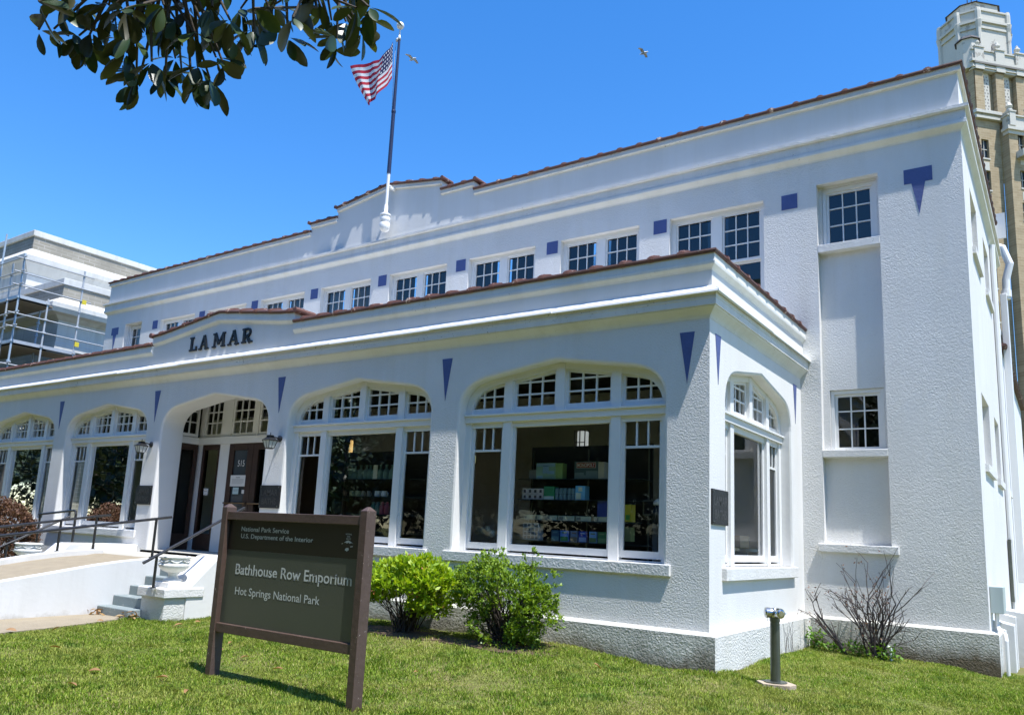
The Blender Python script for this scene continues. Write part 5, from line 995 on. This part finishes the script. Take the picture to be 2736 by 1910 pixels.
# ------------------------------------------------------------------ hotel tower (right, far behind)
TA = Vector((-1.7, 81.3, 0)); th = R(44); hx_, hy_ = math.sin(th), math.cos(th)
TT = lambda u, d, z: (TA.x + hx_ * u + math.cos(th) * -d, TA.y + hy_ * u + math.sin(th) * d, z)   # u along the lit face, d into the tower
TW = empty('hotel_tower', (TA.x, TA.y, 0), 'tall tan brick tower with cream octagonal crown behind the right roof corner', 'tower')
b = MB(TT)
wins = [(.33, 1.21, z, z + 2.1) for z in (42.4, 38.9, 35.4, 31.9, 28.4, 24.9)]
xs = [0, .33, 1.21, 2.15]
def tgrid(mb, u0, u1, z0, z1, holes, d):
    us_ = sorted({u0, u1, *[h[0] for h in holes], *[h[1] for h in holes]}); zs_ = sorted({z0, z1, *[h[2] for h in holes], *[h[3] for h in holes]})
    for i in range(len(us_) - 1):
        for j in range(len(zs_) - 1):
            cu, cz = (us_[i] + us_[i + 1]) / 2, (zs_[j] + zs_[j + 1]) / 2
            if any(h[0] < cu < h[1] and h[2] < cz < h[3] for h in holes): continue
            mb.quad((us_[i], d, zs_[j]), (us_[i + 1], d, zs_[j]), (us_[i + 1], d, zs_[j + 1]), (us_[i], d, zs_[j + 1]))
    for h in holes:
        mb.quad((h[0], d, h[2]), (h[0], d + .3, h[2]), (h[0], d + .3, h[3]), (h[0], d, h[3])); mb.quad((h[1], d, h[2]), (h[1], d + .3, h[2]), (h[1], d + .3, h[3]), (h[1], d, h[3])); mb.quad((h[0], d, h[3]), (h[1], d, h[3]), (h[1], d + .3, h[3]), (h[0], d + .3, h[3])); mb.quad((h[0], d, h[2]), (h[1], d, h[2]), (h[1], d + .3, h[2]), (h[0], d + .3, h[2]))
tgrid(b, -.1, 2.7, 0, 47, wins, 0); b.quad((-.1, 0, 0), (-.1, 14, 0), (-.1, 14, 52.4), (-.1, 0, 52.4))
w2 = [(3.82, 4.56, z, z + 1.9) for z in (43.0, 39.1, 35.6, 32.1, 28.6, 25.1)] + [(6.3, 7.05, z, z + 1.9) for z in (43.0, 39.1, 35.6, 32.1, 28.6, 25.1)]
tgrid(b, 2.75, 14, 0, 45.8, w2, -1.0); b.quad((2.75, -1.0, 0), (2.75, 0, 0), (2.75, 0, 45.8), (2.75, -1.0, 45.8)); b.quad((2.75, -1, 45.8), (14, -1, 45.8), (14, 0, 45.8), (2.75, 0, 45.8))
for u in (.05, 2.58, 5.10, 7.62): b.box(u, u + 1.02, .0, .5, 47.0, 52.4)
b.box(-.09, 13.9, .56, 14, 46.5, 52.5); part(b, 'brick_wall', M['bricktower'], TW)
for h in wins + w2: d = .29 + (-1 if h[0] > 2.7 else 0); b = MB(TT); b.quad((h[0], d, h[2]), (h[1], d, h[2]), (h[1], d, h[3]), (h[0], d, h[3])); part(b, 'window', M['towerglass'], TW)
b = MB(TT)
for h in wins + w2:
    d = -1 if h[0] > 2.7 else 0; um = (h[0] + h[1]) / 2
    b.box(h[0] - .05, h[1] + .05, d - .06, d + .05, h[2] - .16, h[2]); b.box(h[0] - .08, h[0] + .25, d - .02, d + .01, h[2] - 1.5, h[2] - .4) if False else None
    b.box(h[0], h[1], d + .2, d + .27, (h[2] + h[3]) / 2 - .04, (h[2] + h[3]) / 2 + .04); b.box(um - .03, um + .03, d + .2, d + .265, h[2], h[3])
    b.box(h[0] + .1, h[1] - .1, d - .03, d + .01, h[2] - 1.35, h[2] - .45)
for u in (1.09, 3.62, 6.14): b.box(u, u + .95, .35, .55, 47.0, 52.4)                        # pierced cream panels between the brick piers
for z0, z1, o in ((46.7, 46.95, .35), (46.95, 47.25, .2), (47.25, 47.5, .45), (47.5, 47.7, .3)): b.box(-.15 - o * .6, 2.8, -o, .2, z0, z1)
for z0, z1, o in ((44.9, 45.3, .15), (45.3, 45.6, .35), (45.6, 45.8, .2), (45.8, 46.9, .1), (46.9, 47.05, .25)): b.box(2.75 - o, 14, -1 - o, -.4, z0, z1)
for u in (3.1, 5.3, 7.6): b.box(u - .35, u + .35, -1.3, -.5, 45.8, 47.3); b.box(u - .42, u + .42, -1.36, -.45, 47.3, 47.45)
b.box(3.5, 5.6, -1.9, -1.0, 42.25, 43.0)
for z0, z1, o in ((52.4, 52.6, .1), (52.6, 52.8, .22), (52.8, 53.0, .14), (53.2, 53.5, .3), (53.5, 54.6, .08), (54.6, 54.75, .2)): b.box(-.1 - o, 12, -o, .5, z0, z1)
for u in (.55, 3.1, 5.6, 8.1): b.box(u - .55, u + .55, -.25, .5, 52.4, 54.9); b.box(u - .62, u + .62, -.34, .55, 54.9, 55.05)
part(b, 'terracotta_trim', M['terra'], TW)
b = MB(TT)
for u in (.55, 3.1, 5.6, 8.1): b.lathe([(.25, 0), (.3, .12), (.18, .25), (.32, .5), (.3, .65), (.15, .8), (.12, 1.0), (.02, 1.1)], (u, .1, 55.05), 10)
for u in (3.1, 5.3, 7.6): b.lathe([(.3, 0), (.34, .2), (.2, .35), (.36, .6), (.25, .85), (.02, 1.1)], (u, -.9, 47.45), 10)
part(b, 'finial', M['terra'], TW)
b = MB(TT)
for u in (1.09, 3.62, 6.14):
    for r in range(13):
        for c in range(2): uu = u + .3 + c * .36 + .1 * (r % 2); b.box(uu - .06, uu + .06, .335, .349, 47.4 + r * .37, 47.55 + r * .37)
b.box(-.12, 12, -.33, .1, 53.0, 53.2); part(b, 'painted_recess', M['terra_dark'], TW)  # raised dark boxes whose colour stands in for shaded holes and groove
def octa(mb, cu, cd, ap, z0, z1, ap1=None):
    r0 = ap / math.cos(math.pi / 8); r1 = (ap1 or ap) / math.cos(math.pi / 8); a = [math.pi / 8 + k * math.pi / 4 for k in range(8)]
    mb.add([(cu + r0 * math.cos(t), cd + r0 * math.sin(t), z0) for t in a] + [(cu + r1 * math.cos(t), cd + r1 * math.sin(t), z1) for t in a], [tuple(range(7, -1, -1)), tuple(range(8, 16))] + [(k, (k + 1) % 8, 8 + (k + 1) % 8, 8 + k) for k in range(8)])
OP = [(1.8, 1.0), (5.5, 1.0), (6.87, 2.37), (6.87, 5.03), (5.5, 6.4), (1.8, 6.4), (.43, 5.03), (.43, 2.37)]; OCX, OCY = 3.65, 3.7; b = MB(TT)
def crown(mb, e0, z0, z1, e1=None):
    e1 = e0 if e1 is None else e1; k0, k1 = 1 + e0 / 3.0, 1 + e1 / 3.0
    mb.add([(OCX + (u - OCX) * k0, OCY + (d - OCY) * k0, z0) for u, d in OP] + [(OCX + (u - OCX) * k1, OCY + (d - OCY) * k1, z1) for u, d in OP], [tuple(range(7, -1, -1)), tuple(range(8, 16))] + [(k, (k + 1) % 8, 8 + (k + 1) % 8, 8 + k) for k in range(8)])
crown(b, 0, 46, 58.2)
for z0, z1, e in ((58.2, 58.5, .15), (58.5, 58.9, .08), (58.9, 59.2, .32), (59.2, 60.3, .05), (60.3, 60.5, .2)): crown(b, e, z0, z1)
crown(b, -.75, 60.5, 61.9)
for u, d in OP: b.lathe([(.26, 46), (.26, 58.2), (.34, 58.6), (.42, 59.1), (.33, 59.2), (.33, 60.2), (.28, 60.6), (.05, 60.65)], (u, d, 0), 8)
octa(b, .25, .95, 1.0, 52.6, 56.0); part(b, 'crown', M['terra'], TW)
b = MB(TT); crown(b, -.55, 61.9, 62.25, -1.0); part(b, 'roof', M['roofdark'], TW); b = MB(TT); octa(b, .25, .95, 1.2, 56.0, 56.4, .9); part(b, 'roof', M['roofdark'], TW)
b = MB(TT); b.box(3.25, 4.05, .96, 1.02, 53.8, 56.2); b.lathe([(.4, 0), (.4, .05)], (3.65, .98, 56.2), 14, axis='y'); part(b, 'arched_opening', M['terra_dark'], TW)
b = MB(TT)
for u, d, z, h in ((2.9, 3.5, 62, 4), (3.9, 4, 62, 3.4), (5.6, 5, 60.5, 5), (6.5, 3, 54.7, 3)): b.tube([(u, d, z), (u, d, z + h)], .05, 5)
part(b, 'antenna', M['roofdark'], TW)

# ------------------------------------------------------------------ birds
for i, (x, y, z, a) in enumerate(((-11.4, 6.69, 15.01, .3), (-5.83, 10.27, 15.37, -.5))):
    root = empty('bird', (x, y, z), ('pale bird gliding just right of the flagpole', 'pale bird gliding high over the middle of the roof')[i], 'bird', 'birds in the sky'); b = MB()
    b.lathe([(.005, -.13), (.03, -.06), (.04, 0), (.032, .06), (.018, .09), (.02, .11), (.004, .14)], (x, y, z), 8, axis='x'); part(b, 'body', M['white'], root, smooth=True)
    for s_ in (-1, 1): b = MB(); b.add([(x + .04, y, z), (x - .05, y, z), (x - .06, y + s_ * .12, z + .05), (x + .03, y + s_ * .13, z + .055), (x - .06, y + s_ * .26, z + .02), (x + .0, y + s_ * .27, z + .02)], [(0, 1, 2, 3), (3, 2, 4, 5)]); part(b, 'wing', M['white'], root)

# ------------------------------------------------------------------ fallen leaves
M['fallen'] = leaf_mat('fallen_tan_leaf', [(.36, .21, .08), (.42, .27, .11), (.28, .14, .06), (.40, .30, .16)], .6, .2)
FL = [(-7.04, -3.93, 'pale tan leaf at the lower left edge by the path'), (-7.26, -2.73, 'tan leaf on the lawn below the stair pedestal'), (-6.66, -3.59, 'upright orange tan leaf on the left lawn'), (-6.27, -2.12, 'long tan leaf left of the sign near the white cheek wall'), (-4.24, -4.31, 'small leaf in the left foreground grass'), (-3.60, -4.03, 'round orange leaf just left of the sign post shadow'), (-3.02, -4.21, 'curled orange leaf in the foreground left of the sign post'),
      (-3.87, -4.80, 'thin pale leaf low in the left foreground'), (-5.72, -4.07, 'reddish leaf in the middle of the left lawn'), (-4.87, -2.40, 'orange leaf behind the left sign post, upper'), (-4.52, -2.78, 'orange leaf behind the left sign post, lower'), (-4.06, -2.78, 'flat tan leaf seen under the sign rail'), (-3.29, -2.97, 'flat tan leaf under the middle of the sign'), (-2.21, -2.22, 'large tan leaf on the lawn right of the sign'), (-4.32, -.67, 'small leaf in front of the azalea'), (-.77, -1.0, 'upright red orange leaf on the lawn before the porch corner'), (-6.38, -1.88, 'tan leaf close to the white cheek wall foot')]
for i, (x, y, lb) in enumerate(FL):
    z = float(hgt(x, y)) + .045; a = rng.uniform(0, 6.28); L_ = rng.uniform(.07, .12); C0 = np.array([[x, y, z]]); V, F = leaves(C0, np.array([[math.cos(a), math.sin(a), .12 + (.9 if 'upright' in lb else 0)]]), np.array([[.3 * rng.normal(), .3 * rng.normal(), 1.]]), np.array([L_]), np.array([L_ * .42]), .3, .25); tag(np_mesh('fallen_leaf', V, F, M['fallen'], smooth=True), lb, 'leaf', 'fallen leaves on the lawn')
for (cx, cy, k, sp, lb) in ((-8.12, -2.32, 9, .12, 'little heap of brown leaves at the foot of the ramp wall'), (-7.42, -2.25, 16, .13, 'little heap of brown leaves at the foot of the stair pedestal')):
    root = empty('leaf_heap', (cx, cy, float(hgt(cx, cy))), lb, 'leaf heap'); C0 = np.stack([cx + rng.normal(size=k) * sp, cy + rng.normal(size=k) * .05, float(hgt(cx, cy)) + .03 + rng.uniform(0, .06, k)], 1); V, F = leaves(C0, unit(k) * np.array([1, 1, .4]), unit(k) * .5 + np.array([0, 0, 1]), rng.uniform(.08, .13, k), rng.uniform(.035, .05, k), .3, .3); np_mesh('leaves', V, F, M['fallen'], root)

# ------------------------------------------------------------------ magnolia: trunk behind the camera, limbs reaching over the view
M['mag'] = leaf_mat('magnolia_leaf', [(.018, .040, .012), (.026, .055, .015), (.040, .075, .018), (.022, .045, .014), (.10, .14, .02)], .38, .16, under=(.040, .042, .016), spec=.6)
MG = empty('magnolia_tree', (-.2, -11.8, 0.03), 'magnolia branch with large dark glossy leaves hanging into the top of the view', 'tree')
b = MB(); b.tube([(-.2, -11.8, -.1), (-.15, -11.8, 1.5), (-.3, -11.7, 3.2), (-.2, -11.6, 5.0), (0, -11.6, 7.0)], .24, 12, .10); part(b, 'trunk', M['bark'], MG, smooth=True)
WH = np.array([(-0.35, -7.2, 3.75, 3), (-0.4, -7.12, 3.82, 2), (-0.4, -7.01, 3.85, 7), (-0.5, -6.93, 3.9, 6), (-0.33, -6.99, 3.86, 4), (-0.49, -7.08, 3.99, 3), (0.13, -7.4, 3.58, 3), (-0.14, -7.2, 3.81, 4), (-0.45, -7.0, 4.04, 5), (-0.18, -7.0, 3.93, 6), (-0.38, -6.88, 3.99, 5), (0.22, -7.12, 3.69, 6), (0.01, -6.97, 3.89, 6), (0.1, -7.02, 3.67, 4), (-0.07, -6.87, 3.82, 5), (-0.05, -6.88, 3.91, 6), (0.38, -7.05, 3.69, 6), (0.21, -6.94, 3.72, 6), (0.21, -6.9, 3.78, 6), (-0.25, -6.63, 4.02, 5), (-0.07, -6.69, 4.06, 6), (0.31, -6.87, 3.7, 5), (-0.06, -6.61, 4.06, 5), (0.41, -6.86, 3.79, 5), (0.08, -6.61, 3.94, 6), (0.42, -6.75, 3.7, 3), (0.52, -6.84, 3.7, 5), (0.02, -6.47, 4.17, 5), (0.44, -6.67, 3.79, 7), (0.47, -6.7, 3.86, 5), (0.01, -6.32, 4.22, 4), (0.13, -6.36, 4.22, 4), (0.04, -7.0, 3.62, 4), (-0.47, -6.77, 3.87, 5), (-0.15, -6.85, 3.67, 8), (-0.26, -6.78, 3.68, 4), (0.14, -6.94, 3.58, 5), (-0.35, -6.6, 3.87, 6), (-0.19, -6.69, 3.74, 3), (-0.32, -6.58, 3.95, 5), (-0.28, -6.56, 3.87, 5), (0.14, -6.75, 3.59, 5), (0.14, -6.72, 3.68, 6), (0.28, -6.75, 3.56, 5), (0.34, -6.77, 3.63, 3), (0.4, -6.77, 3.58, 3), (0.45, -6.55, 3.85, 4), (0.28, -6.37, 3.98, 5), (0.69, -6.66, 3.76, 4), (0.34, -6.36, 4.15, 5), (0.59, -6.47, 4.0, 4), (0.61, -6.35, 3.87, 8), (0.28, -6.09, 4.07, 3), (0.57, -6.27, 4.02, 5), (0.69, -6.31, 3.93, 5), (0.61, -6.2, 3.99, 3), (0.54, -6.08, 4.15, 4), (0.9, -6.44, 3.87, 4), (0.32, -6.07, 4.34, 5), (0.88, -6.49, 3.84, 5), (0.37, -6.19, 4.15, 3), (0.3, -6.2, 4.23, 3), (-0.12, -7.44, 3.83, 6), (0.74, -7.14, 4.09, 6), (0.12, -7.31, 3.72, 6), (0.01, -6.29, 4.45, 6), (0.07, -7.11, 4.24, 6), (0.37, -6.58, 4.67, 6), (0.79, -6.78, 3.86, 6), (0.86, -6.62, 4.4, 6), (0.35, -6.8, 3.99, 6), (0.77, -6.55, 4.21, 6), (0.47, -7.35, 3.97, 6), (-0.6, -7.1, 4.33, 6), (-0.42, -7.2, 4.6, 6), (0.47, -7.03, 4.09, 6), (0.25, -6.78, 4.1, 6), (-0.13, -6.92, 4.67, 6), (-0.5, -7.32, 4.25, 6), (-0.58, -7.13, 4.27, 6), (0.59, -6.92, 3.89, 6), (-0.08, -6.92, 4.59, 6), (-0.42, -6.96, 4.51, 6), (0.5, -6.45, 4.13, 6), (0.15, -6.9, 4.12, 6), (0.35, -7.31, 3.93, 6), (-0.44, -6.76, 4.28, 6), (0.45, -6.86, 4.16, 6), (-0.35, -7.31, 4.33, 6), (0.4, -6.39, 4.63, 6), (0.3, -6.48, 4.37, 6), (0.33, -6.56, 4.53, 6), (-0.23, -7.06, 4.33, 6), (0.08, -6.53, 4.72, 6), (0.72, -6.99, 3.9, 6), (0.15, -6.84, 4.47, 6), (-0.04, -6.84, 4.19, 6), (0.42, -6.55, 4.5, 6), (0.48, -6.67, 4.08, 6), (0.33, -6.35, 4.33, 6), (0.6, -6.27, 4.21, 6), (0.02, -6.81, 4.62, 6), (0.53, -6.33, 4.53, 6), (0.63, -6.81, 3.98, 6), (0.34, -6.5, 4.42, 6), (-0.14, -6.87, 4.34, 6), (0.67, -6.97, 3.86, 6), (-0.21, -7.25, 4.21, 6), (-0.21, -7.15, 4.13, 6), (0.09, -7.51, 3.86, 6), (0.09, -7.52, 4.05, 6), (0.41, -7.48, 3.88, 6), (0.09, -6.94, 4.34, 6), (0.01, -6.69, 4.67, 6), (0.03, -7.54, 3.9, 6), (-0.08, -6.96, 4.58, 6), (0.09, -7.1, 4.43, 6), (0.01, -7.41, 3.93, 6), (-0.1, -6.58, 4.29, 6), (-0.07, -6.89, 4.17, 6), (0.08, -7.09, 4.38, 6), (-0.24, -6.52, 4.38, 6), (0.01, -6.64, 4.62, 6), (-0.18, -7.5, 4.2, 6), (0.28, -6.81, 4.51, 6), (0.68, -6.56, 4.36, 6), (-0.42, -7.08, 4.53, 6), (-0.39, -6.79, 4.27, 6), (-0.05, -6.64, 4.72, 6), (0.36, -7.03, 4.13, 6), (0.87, -6.52, 4.23, 6), (0.16, -6.97, 4.45, 6)])
# limbs: from the trunk to gathering points, then twigs to every whorl
b = MB(); hubs = [Vector(p) for p in ((.0, -7.35, 4.75), (.35, -6.75, 4.85), (.75, -6.35, 4.85), (.2, -7.0, 4.25), (.55, -6.55, 4.30), (1.0, -6.2, 4.42))]
root_ = Vector((-.22, -11.6, 4.9))
for h_ in hubs[:3]:
    mid = root_.lerp(h_, .5) + Vector((0, 0, .55)); b.tube([root_, root_.lerp(mid, .5) + Vector((0, 0, .12)), mid, mid.lerp(h_, .5) + Vector((0, 0, .10)), h_], .06, 8, .028)
for a_, c_ in ((0, 3), (1, 4), (2, 5)): b.tube([hubs[a_], hubs[a_].lerp(hubs[c_], .5) + Vector((.03, .02, 0)), hubs[c_]], .02, 6, .012)
for w_ in WH:
    e = Vector(w_[:3]); h_ = min(hubs, key=lambda q: (q - e).length + (0 if q.z > e.z else 1)); md = h_.lerp(e, .5) + Vector((rng.normal() * .06, rng.normal() * .06, -.03 + rng.normal() * .04)); b.tube([h_, md, e], .012, 5, .005, cap=False)
part(b, 'limb', M['bark'], MG, smooth=True)
C0, Dv, Nv, LL = [], [], [], []
for x, y, z, k in WH:
    k = int(k); ax_ = unit(1)[0] * .5 + np.array([0, .1, -.45]); ax_ /= np.linalg.norm(ax_); e1 = np.cross(ax_, [.3, .2, .9]); e1 /= np.linalg.norm(e1); e2 = np.cross(ax_, e1); ph_ = rng.uniform(0, 6.28)
    for i in range(k):
        t = ph_ + i * 2 * math.pi / k + rng.normal() * .25; sp = rng.uniform(.45, 1.25); d = ax_ * math.cos(sp) + (e1 * math.cos(t) + e2 * math.sin(t)) * math.sin(sp); d[2] -= .18
        C0.append(np.array([x, y, z]) + d * .015); Dv.append(d); Nv.append(ax_ * -1 + unit(1)[0] * .35 + np.array([0, 0, .5])); LL.append(rng.uniform(.085, .15))
for i in range(2600):                               # the rest of the crown, round the trunk and over the camera
    d = unit(1)[0]; q = np.array([-.2, -12.2, 6.3]) + d * np.array([3.0, 2.7, 2.4]) * rng.uniform(.55, 1) ** .5
    C0.append(q); Dv.append(unit(1)[0] + np.array([0, 0, -.3])); Nv.append(unit(1)[0] * .6 + np.array([0, 0, 1])); LL.append(rng.uniform(.16, .24))
LL = np.array(LL); V, F = leaves(np.array(C0), np.array(Dv), np.array(Nv), LL, LL * rng.uniform(.40, .50, len(LL)), .12, .16)
np_mesh('foliage', V, F, M['mag'], MG, smooth=True)

# ------------------------------------------------------------------ unseen street trees (mirrored in the windows), made tall to cut sky light
M['tree'] = leaf_mat('street_tree_leaf', [(.010, .022, .007), (.018, .034, .010), (.026, .046, .012)], .5, .15)
def unseen_street_tree(x, y, h, r, label, n_=8000):
    root = empty('unseen_street_tree', (x, y, 0), label, 'tree', 'unseen street trees facing the bathhouse'); b = MB(); b.tube([(x, y, -.2), (x + .05, y, h * .25), (x, y, h * .6)], .22, 10, .1)
    for i in range(6): a = i * 1.05; b.tube([(x, y, h * (.15 + .05 * i)), (x + math.cos(a) * r * .4, y + math.sin(a) * r * .4, h * (.25 + .06 * i)), (x + math.cos(a) * r * .7, y + math.sin(a) * r * .7, h * (.35 + .07 * i))], .07, 6, .02)
    part(b, 'trunk', M['bark'], root, smooth=True)
    d = unit(n_); q = d * (rng.uniform(.25, 1, (n_, 1)) ** .5) * np.array([r, r, h * .49]) + np.array([x, y, h * .52]); ll = rng.uniform(.25, .5, n_); V, F = small_leaves(q, unit(n_), unit(n_) * .7 + np.array([0, 0, 1]), ll, ll * .55); np_mesh('crown', V, F, M['tree'], root)
for x, y, h, r, lb in ((9.5, -16.5, 13, 4.0, 'dark street tree at the right end of the unseen row'), (2.5, -17, 13, 3.8, 'dark street tree second from the right in the unseen row'), (-4.0, -18, 13, 3.8, 'dark street tree mirrored in the side of the large right window'), (-10.3, -16.5, 13, 3.9, 'dark street tree facing the large right window'), (-16.6, -16, 13, 4.0, 'dark street tree facing the window behind the sign'), (-23, -16, 13, 4.0, 'dark street tree facing the entrance doors'), (-29.5, -16, 13, 4.2, 'dark street tree facing the window left of the doors'), (-36.5, -16.5, 13, 4.4, 'dark street tree facing the leftmost window'), (-44, -17, 13, 4.8, 'dark street tree far down the street'), (-52.5, -18, 13, 5.0, 'second dark street tree far down the street, beyond the other trees')): unseen_street_tree(x, y, h, r, lb)
hx = np.linspace(-620, 160, 60); hy = np.linspace(-40, -150, 14); HX, HY = np.meshgrid(hx, hy); HZ = -1 + 46 * np.clip((-40 - HY) / 70, 0, 1) ** .8 * (.7 + .5 * vnoise(HX, HY, .012, 2)) + 6 * vnoise(HX, HY, .09, 5) + 3 * vnoise(HX, HY, .31, 7)
hi = np.arange(60 * 14).reshape(14, 60); tag(np_mesh('hills', np.stack([HX.ravel(), HY.ravel(), HZ.ravel()], 1), np.stack([hi[:-1, :-1].ravel(), hi[:-1, 1:].ravel(), hi[1:, 1:].ravel(), hi[1:, :-1].ravel()], 1), simple('wooded_hillside', (.030, .050, .018), .95, var=.5, bumps=1.0, bscale=.6)), 'unseen dark wooded hill across the street', 'hill', kind='structure')  # unseen hill, added to close off the bright horizon and cut sky light
b = MB(); b.box(-60, 30, -15.5, -11.6, -.4, .02); tag(b.build('pavement', simple('brick_promenade', (.20, .15, .12), .9, var=.2)), 'unseen brick promenade in front of the lawn', 'pavement', kind='structure')  # unseen promenade, added to bounce light up at the front

# ------------------------------------------------------------------ grass
NG = 420000
def grass_points(N):
    out = []
    while sum(len(o) for o in out) < N:
        x = rng.uniform(-9.5, 7.5, N); y = rng.uniform(-7.0, 5.0, N)
        dx, dy = x - 3.2256, y + 8.572; f_ = dx * fw.x + dy * fw.y; r_ = dx * .8216 + dy * .568
        ok = (f_ > 3.2) & (np.abs(r_) < f_ * .68 + .3)
        ok &= ~((x > PL - .1) & (x < .112) & (y > -.112)) & ~((y > D - .112)  & (x < WR + .112)) & ~((x > WR) & (x < WR + .7) & (y > 4.2))
        ok &= ~((x < -6.83) & (y > -2.08)) & ~(x < np.interp(y, [-14, -5, -4.0, -3.44, -2.98, -2.45, -2.22], [-6.4, -6.75, -6.98, -7.12, -7.26, -7.36, -7.40]) + rng.normal(size=N) * .03)
        ok &= ~(((x - SX) / .20) ** 2 + ((y - SY) / .16) ** 2 < 1)
        dens = .45 + .75 * vnoise(x, y, 1.1, 1) * (.4 + .9 * vnoise(x, y, 3.7, 2)) + .35 * (vnoise(x, y, 6.1, 4) > .62)
        bare = np.exp(-((y + .12) / .3) ** 2) * (x < -1.2) * (x > -6.8) * (.15 + .8 * vnoise(x, y, 2.3, 8))
        dens -= bare * 1.1; dens -= .9 * np.exp(-(((x + 3.9) / .75) ** 2 + ((y + .75) / .3) ** 2)); dens -= .9 * np.exp(-(((x + 2.4) / .75) ** 2 + ((y + .8) / .3) ** 2))
        ok &= rng.random(N) < dens; out.append(np.stack([x[ok], y[ok]], 1))
    return np.concatenate(out)[:N]
P = grass_points(NG); n_ = len(P); tuft = vnoise(P[:, 0], P[:, 1], 3.1, 6); tall = (vnoise(P[:, 0], P[:, 1], 4.3, 9) > .70)
hh = rng.uniform(.016, .036, n_) * (.7 + .6 * tuft) * np.where(tall, 1.5, 1.0); az = rng.uniform(0, 2 * math.pi, n_); ln = rng.uniform(.15, .9, n_)
wd = rng.uniform(.0022, .0045, n_); base = np.stack([P[:, 0], P[:, 1], hgt(P[:, 0], P[:, 1]) - .004], 1); s_ = np.stack([np.cos(az + 1.57), np.sin(az + 1.57), np.zeros(n_)], 1); lean = np.stack([np.cos(az), np.sin(az), np.zeros(n_)], 1)
mid = base + lean * (hh * ln * .35)[:, None] + np.array([0, 0, 1.]) * (hh * .6)[:, None]; tip = base + lean * (hh * ln)[:, None] + np.array([0, 0, 1.]) * hh[:, None]
V = np.stack([base - s_ * wd[:, None], base + s_ * wd[:, None], mid + s_ * (wd * .8)[:, None], tip, mid - s_ * (wd * .8)[:, None]], 1).reshape(-1, 3)
F = np.arange(5)[None] + (np.arange(n_) * 5)[:, None]
m = bpy.data.materials.new('grass_blades'); m.use_nodes = True; n = m.node_tree.nodes; l = m.node_tree.links; b = n['Principled BSDF']; o_ = n['Material Output']; g = n.new('ShaderNodeNewGeometry'); p = g.outputs['Position']
r1 = ramp(n, l, g.outputs['Random Per Island'], [(0, (.14, .26, .02)), (.35, (.22, .35, .028)), (.7, (.32, .43, .045)), (.9, (.44, .48, .10)), (1, (.60, .54, .26))])
z1 = noise(n, l, 1.5, 4, p, .6); z2 = noise(n, l, 4.5, 3, p)
c = mixc(n, l, ramp(n, l, z1.outputs[0], [(.42, 0), (.66, .55)]).outputs[0], r1.outputs[0], (.48, .48, .13)); c = mixc(n, l, ramp(n, l, z2.outputs[0], [(.54, 0), (.70, .7)]).outputs[0], c, (.075, .20, .022))
l.new(c, b.inputs['Base Color']); b.inputs['Roughness'].default_value = .55; b.inputs['Specular IOR Level'].default_value = .3
t_ = n.new('ShaderNodeBsdfTranslucent'); l.new(c, t_.inputs[0]); mx_ = n.new('ShaderNodeMixShader'); mx_.inputs[0].default_value = .35; l.new(b.outputs[0], mx_.inputs[1]); l.new(t_.outputs[0], mx_.inputs[2]); l.new(mx_.outputs[0], o_.inputs[0])
tag(np_mesh('grass', V, F, m), 'short patchy green and yellow lawn grass', 'grass', kind='stuff')
b = MB()                                               # bare soil under the two bushes
for cx, cy, rx, ry in ((-3.75, -.62, .85, .38), (-2.25, -.66, .85, .40)):
    ring = [(cx + rx * math.cos(t) * (1 + .13 * math.sin(3 * t + cx)), cy + ry * math.sin(t) * (1 + .1 * math.cos(5 * t))) for t in np.linspace(0, 2 * math.pi, 40, endpoint=False)]
    k = len(b.v); b.add([(cx, cy, float(hgt(cx, cy)) + .028)] + [(x, y, float(hgt(x, min(y, -.13))) + .006) for x, y in ring], [(0, i + 1, (i + 1) % 40 + 1) for i in range(40)])
tag(b.build('soil_bed', M['dirtsoil']), 'bare brown soil under the bushes', 'soil', kind='structure')
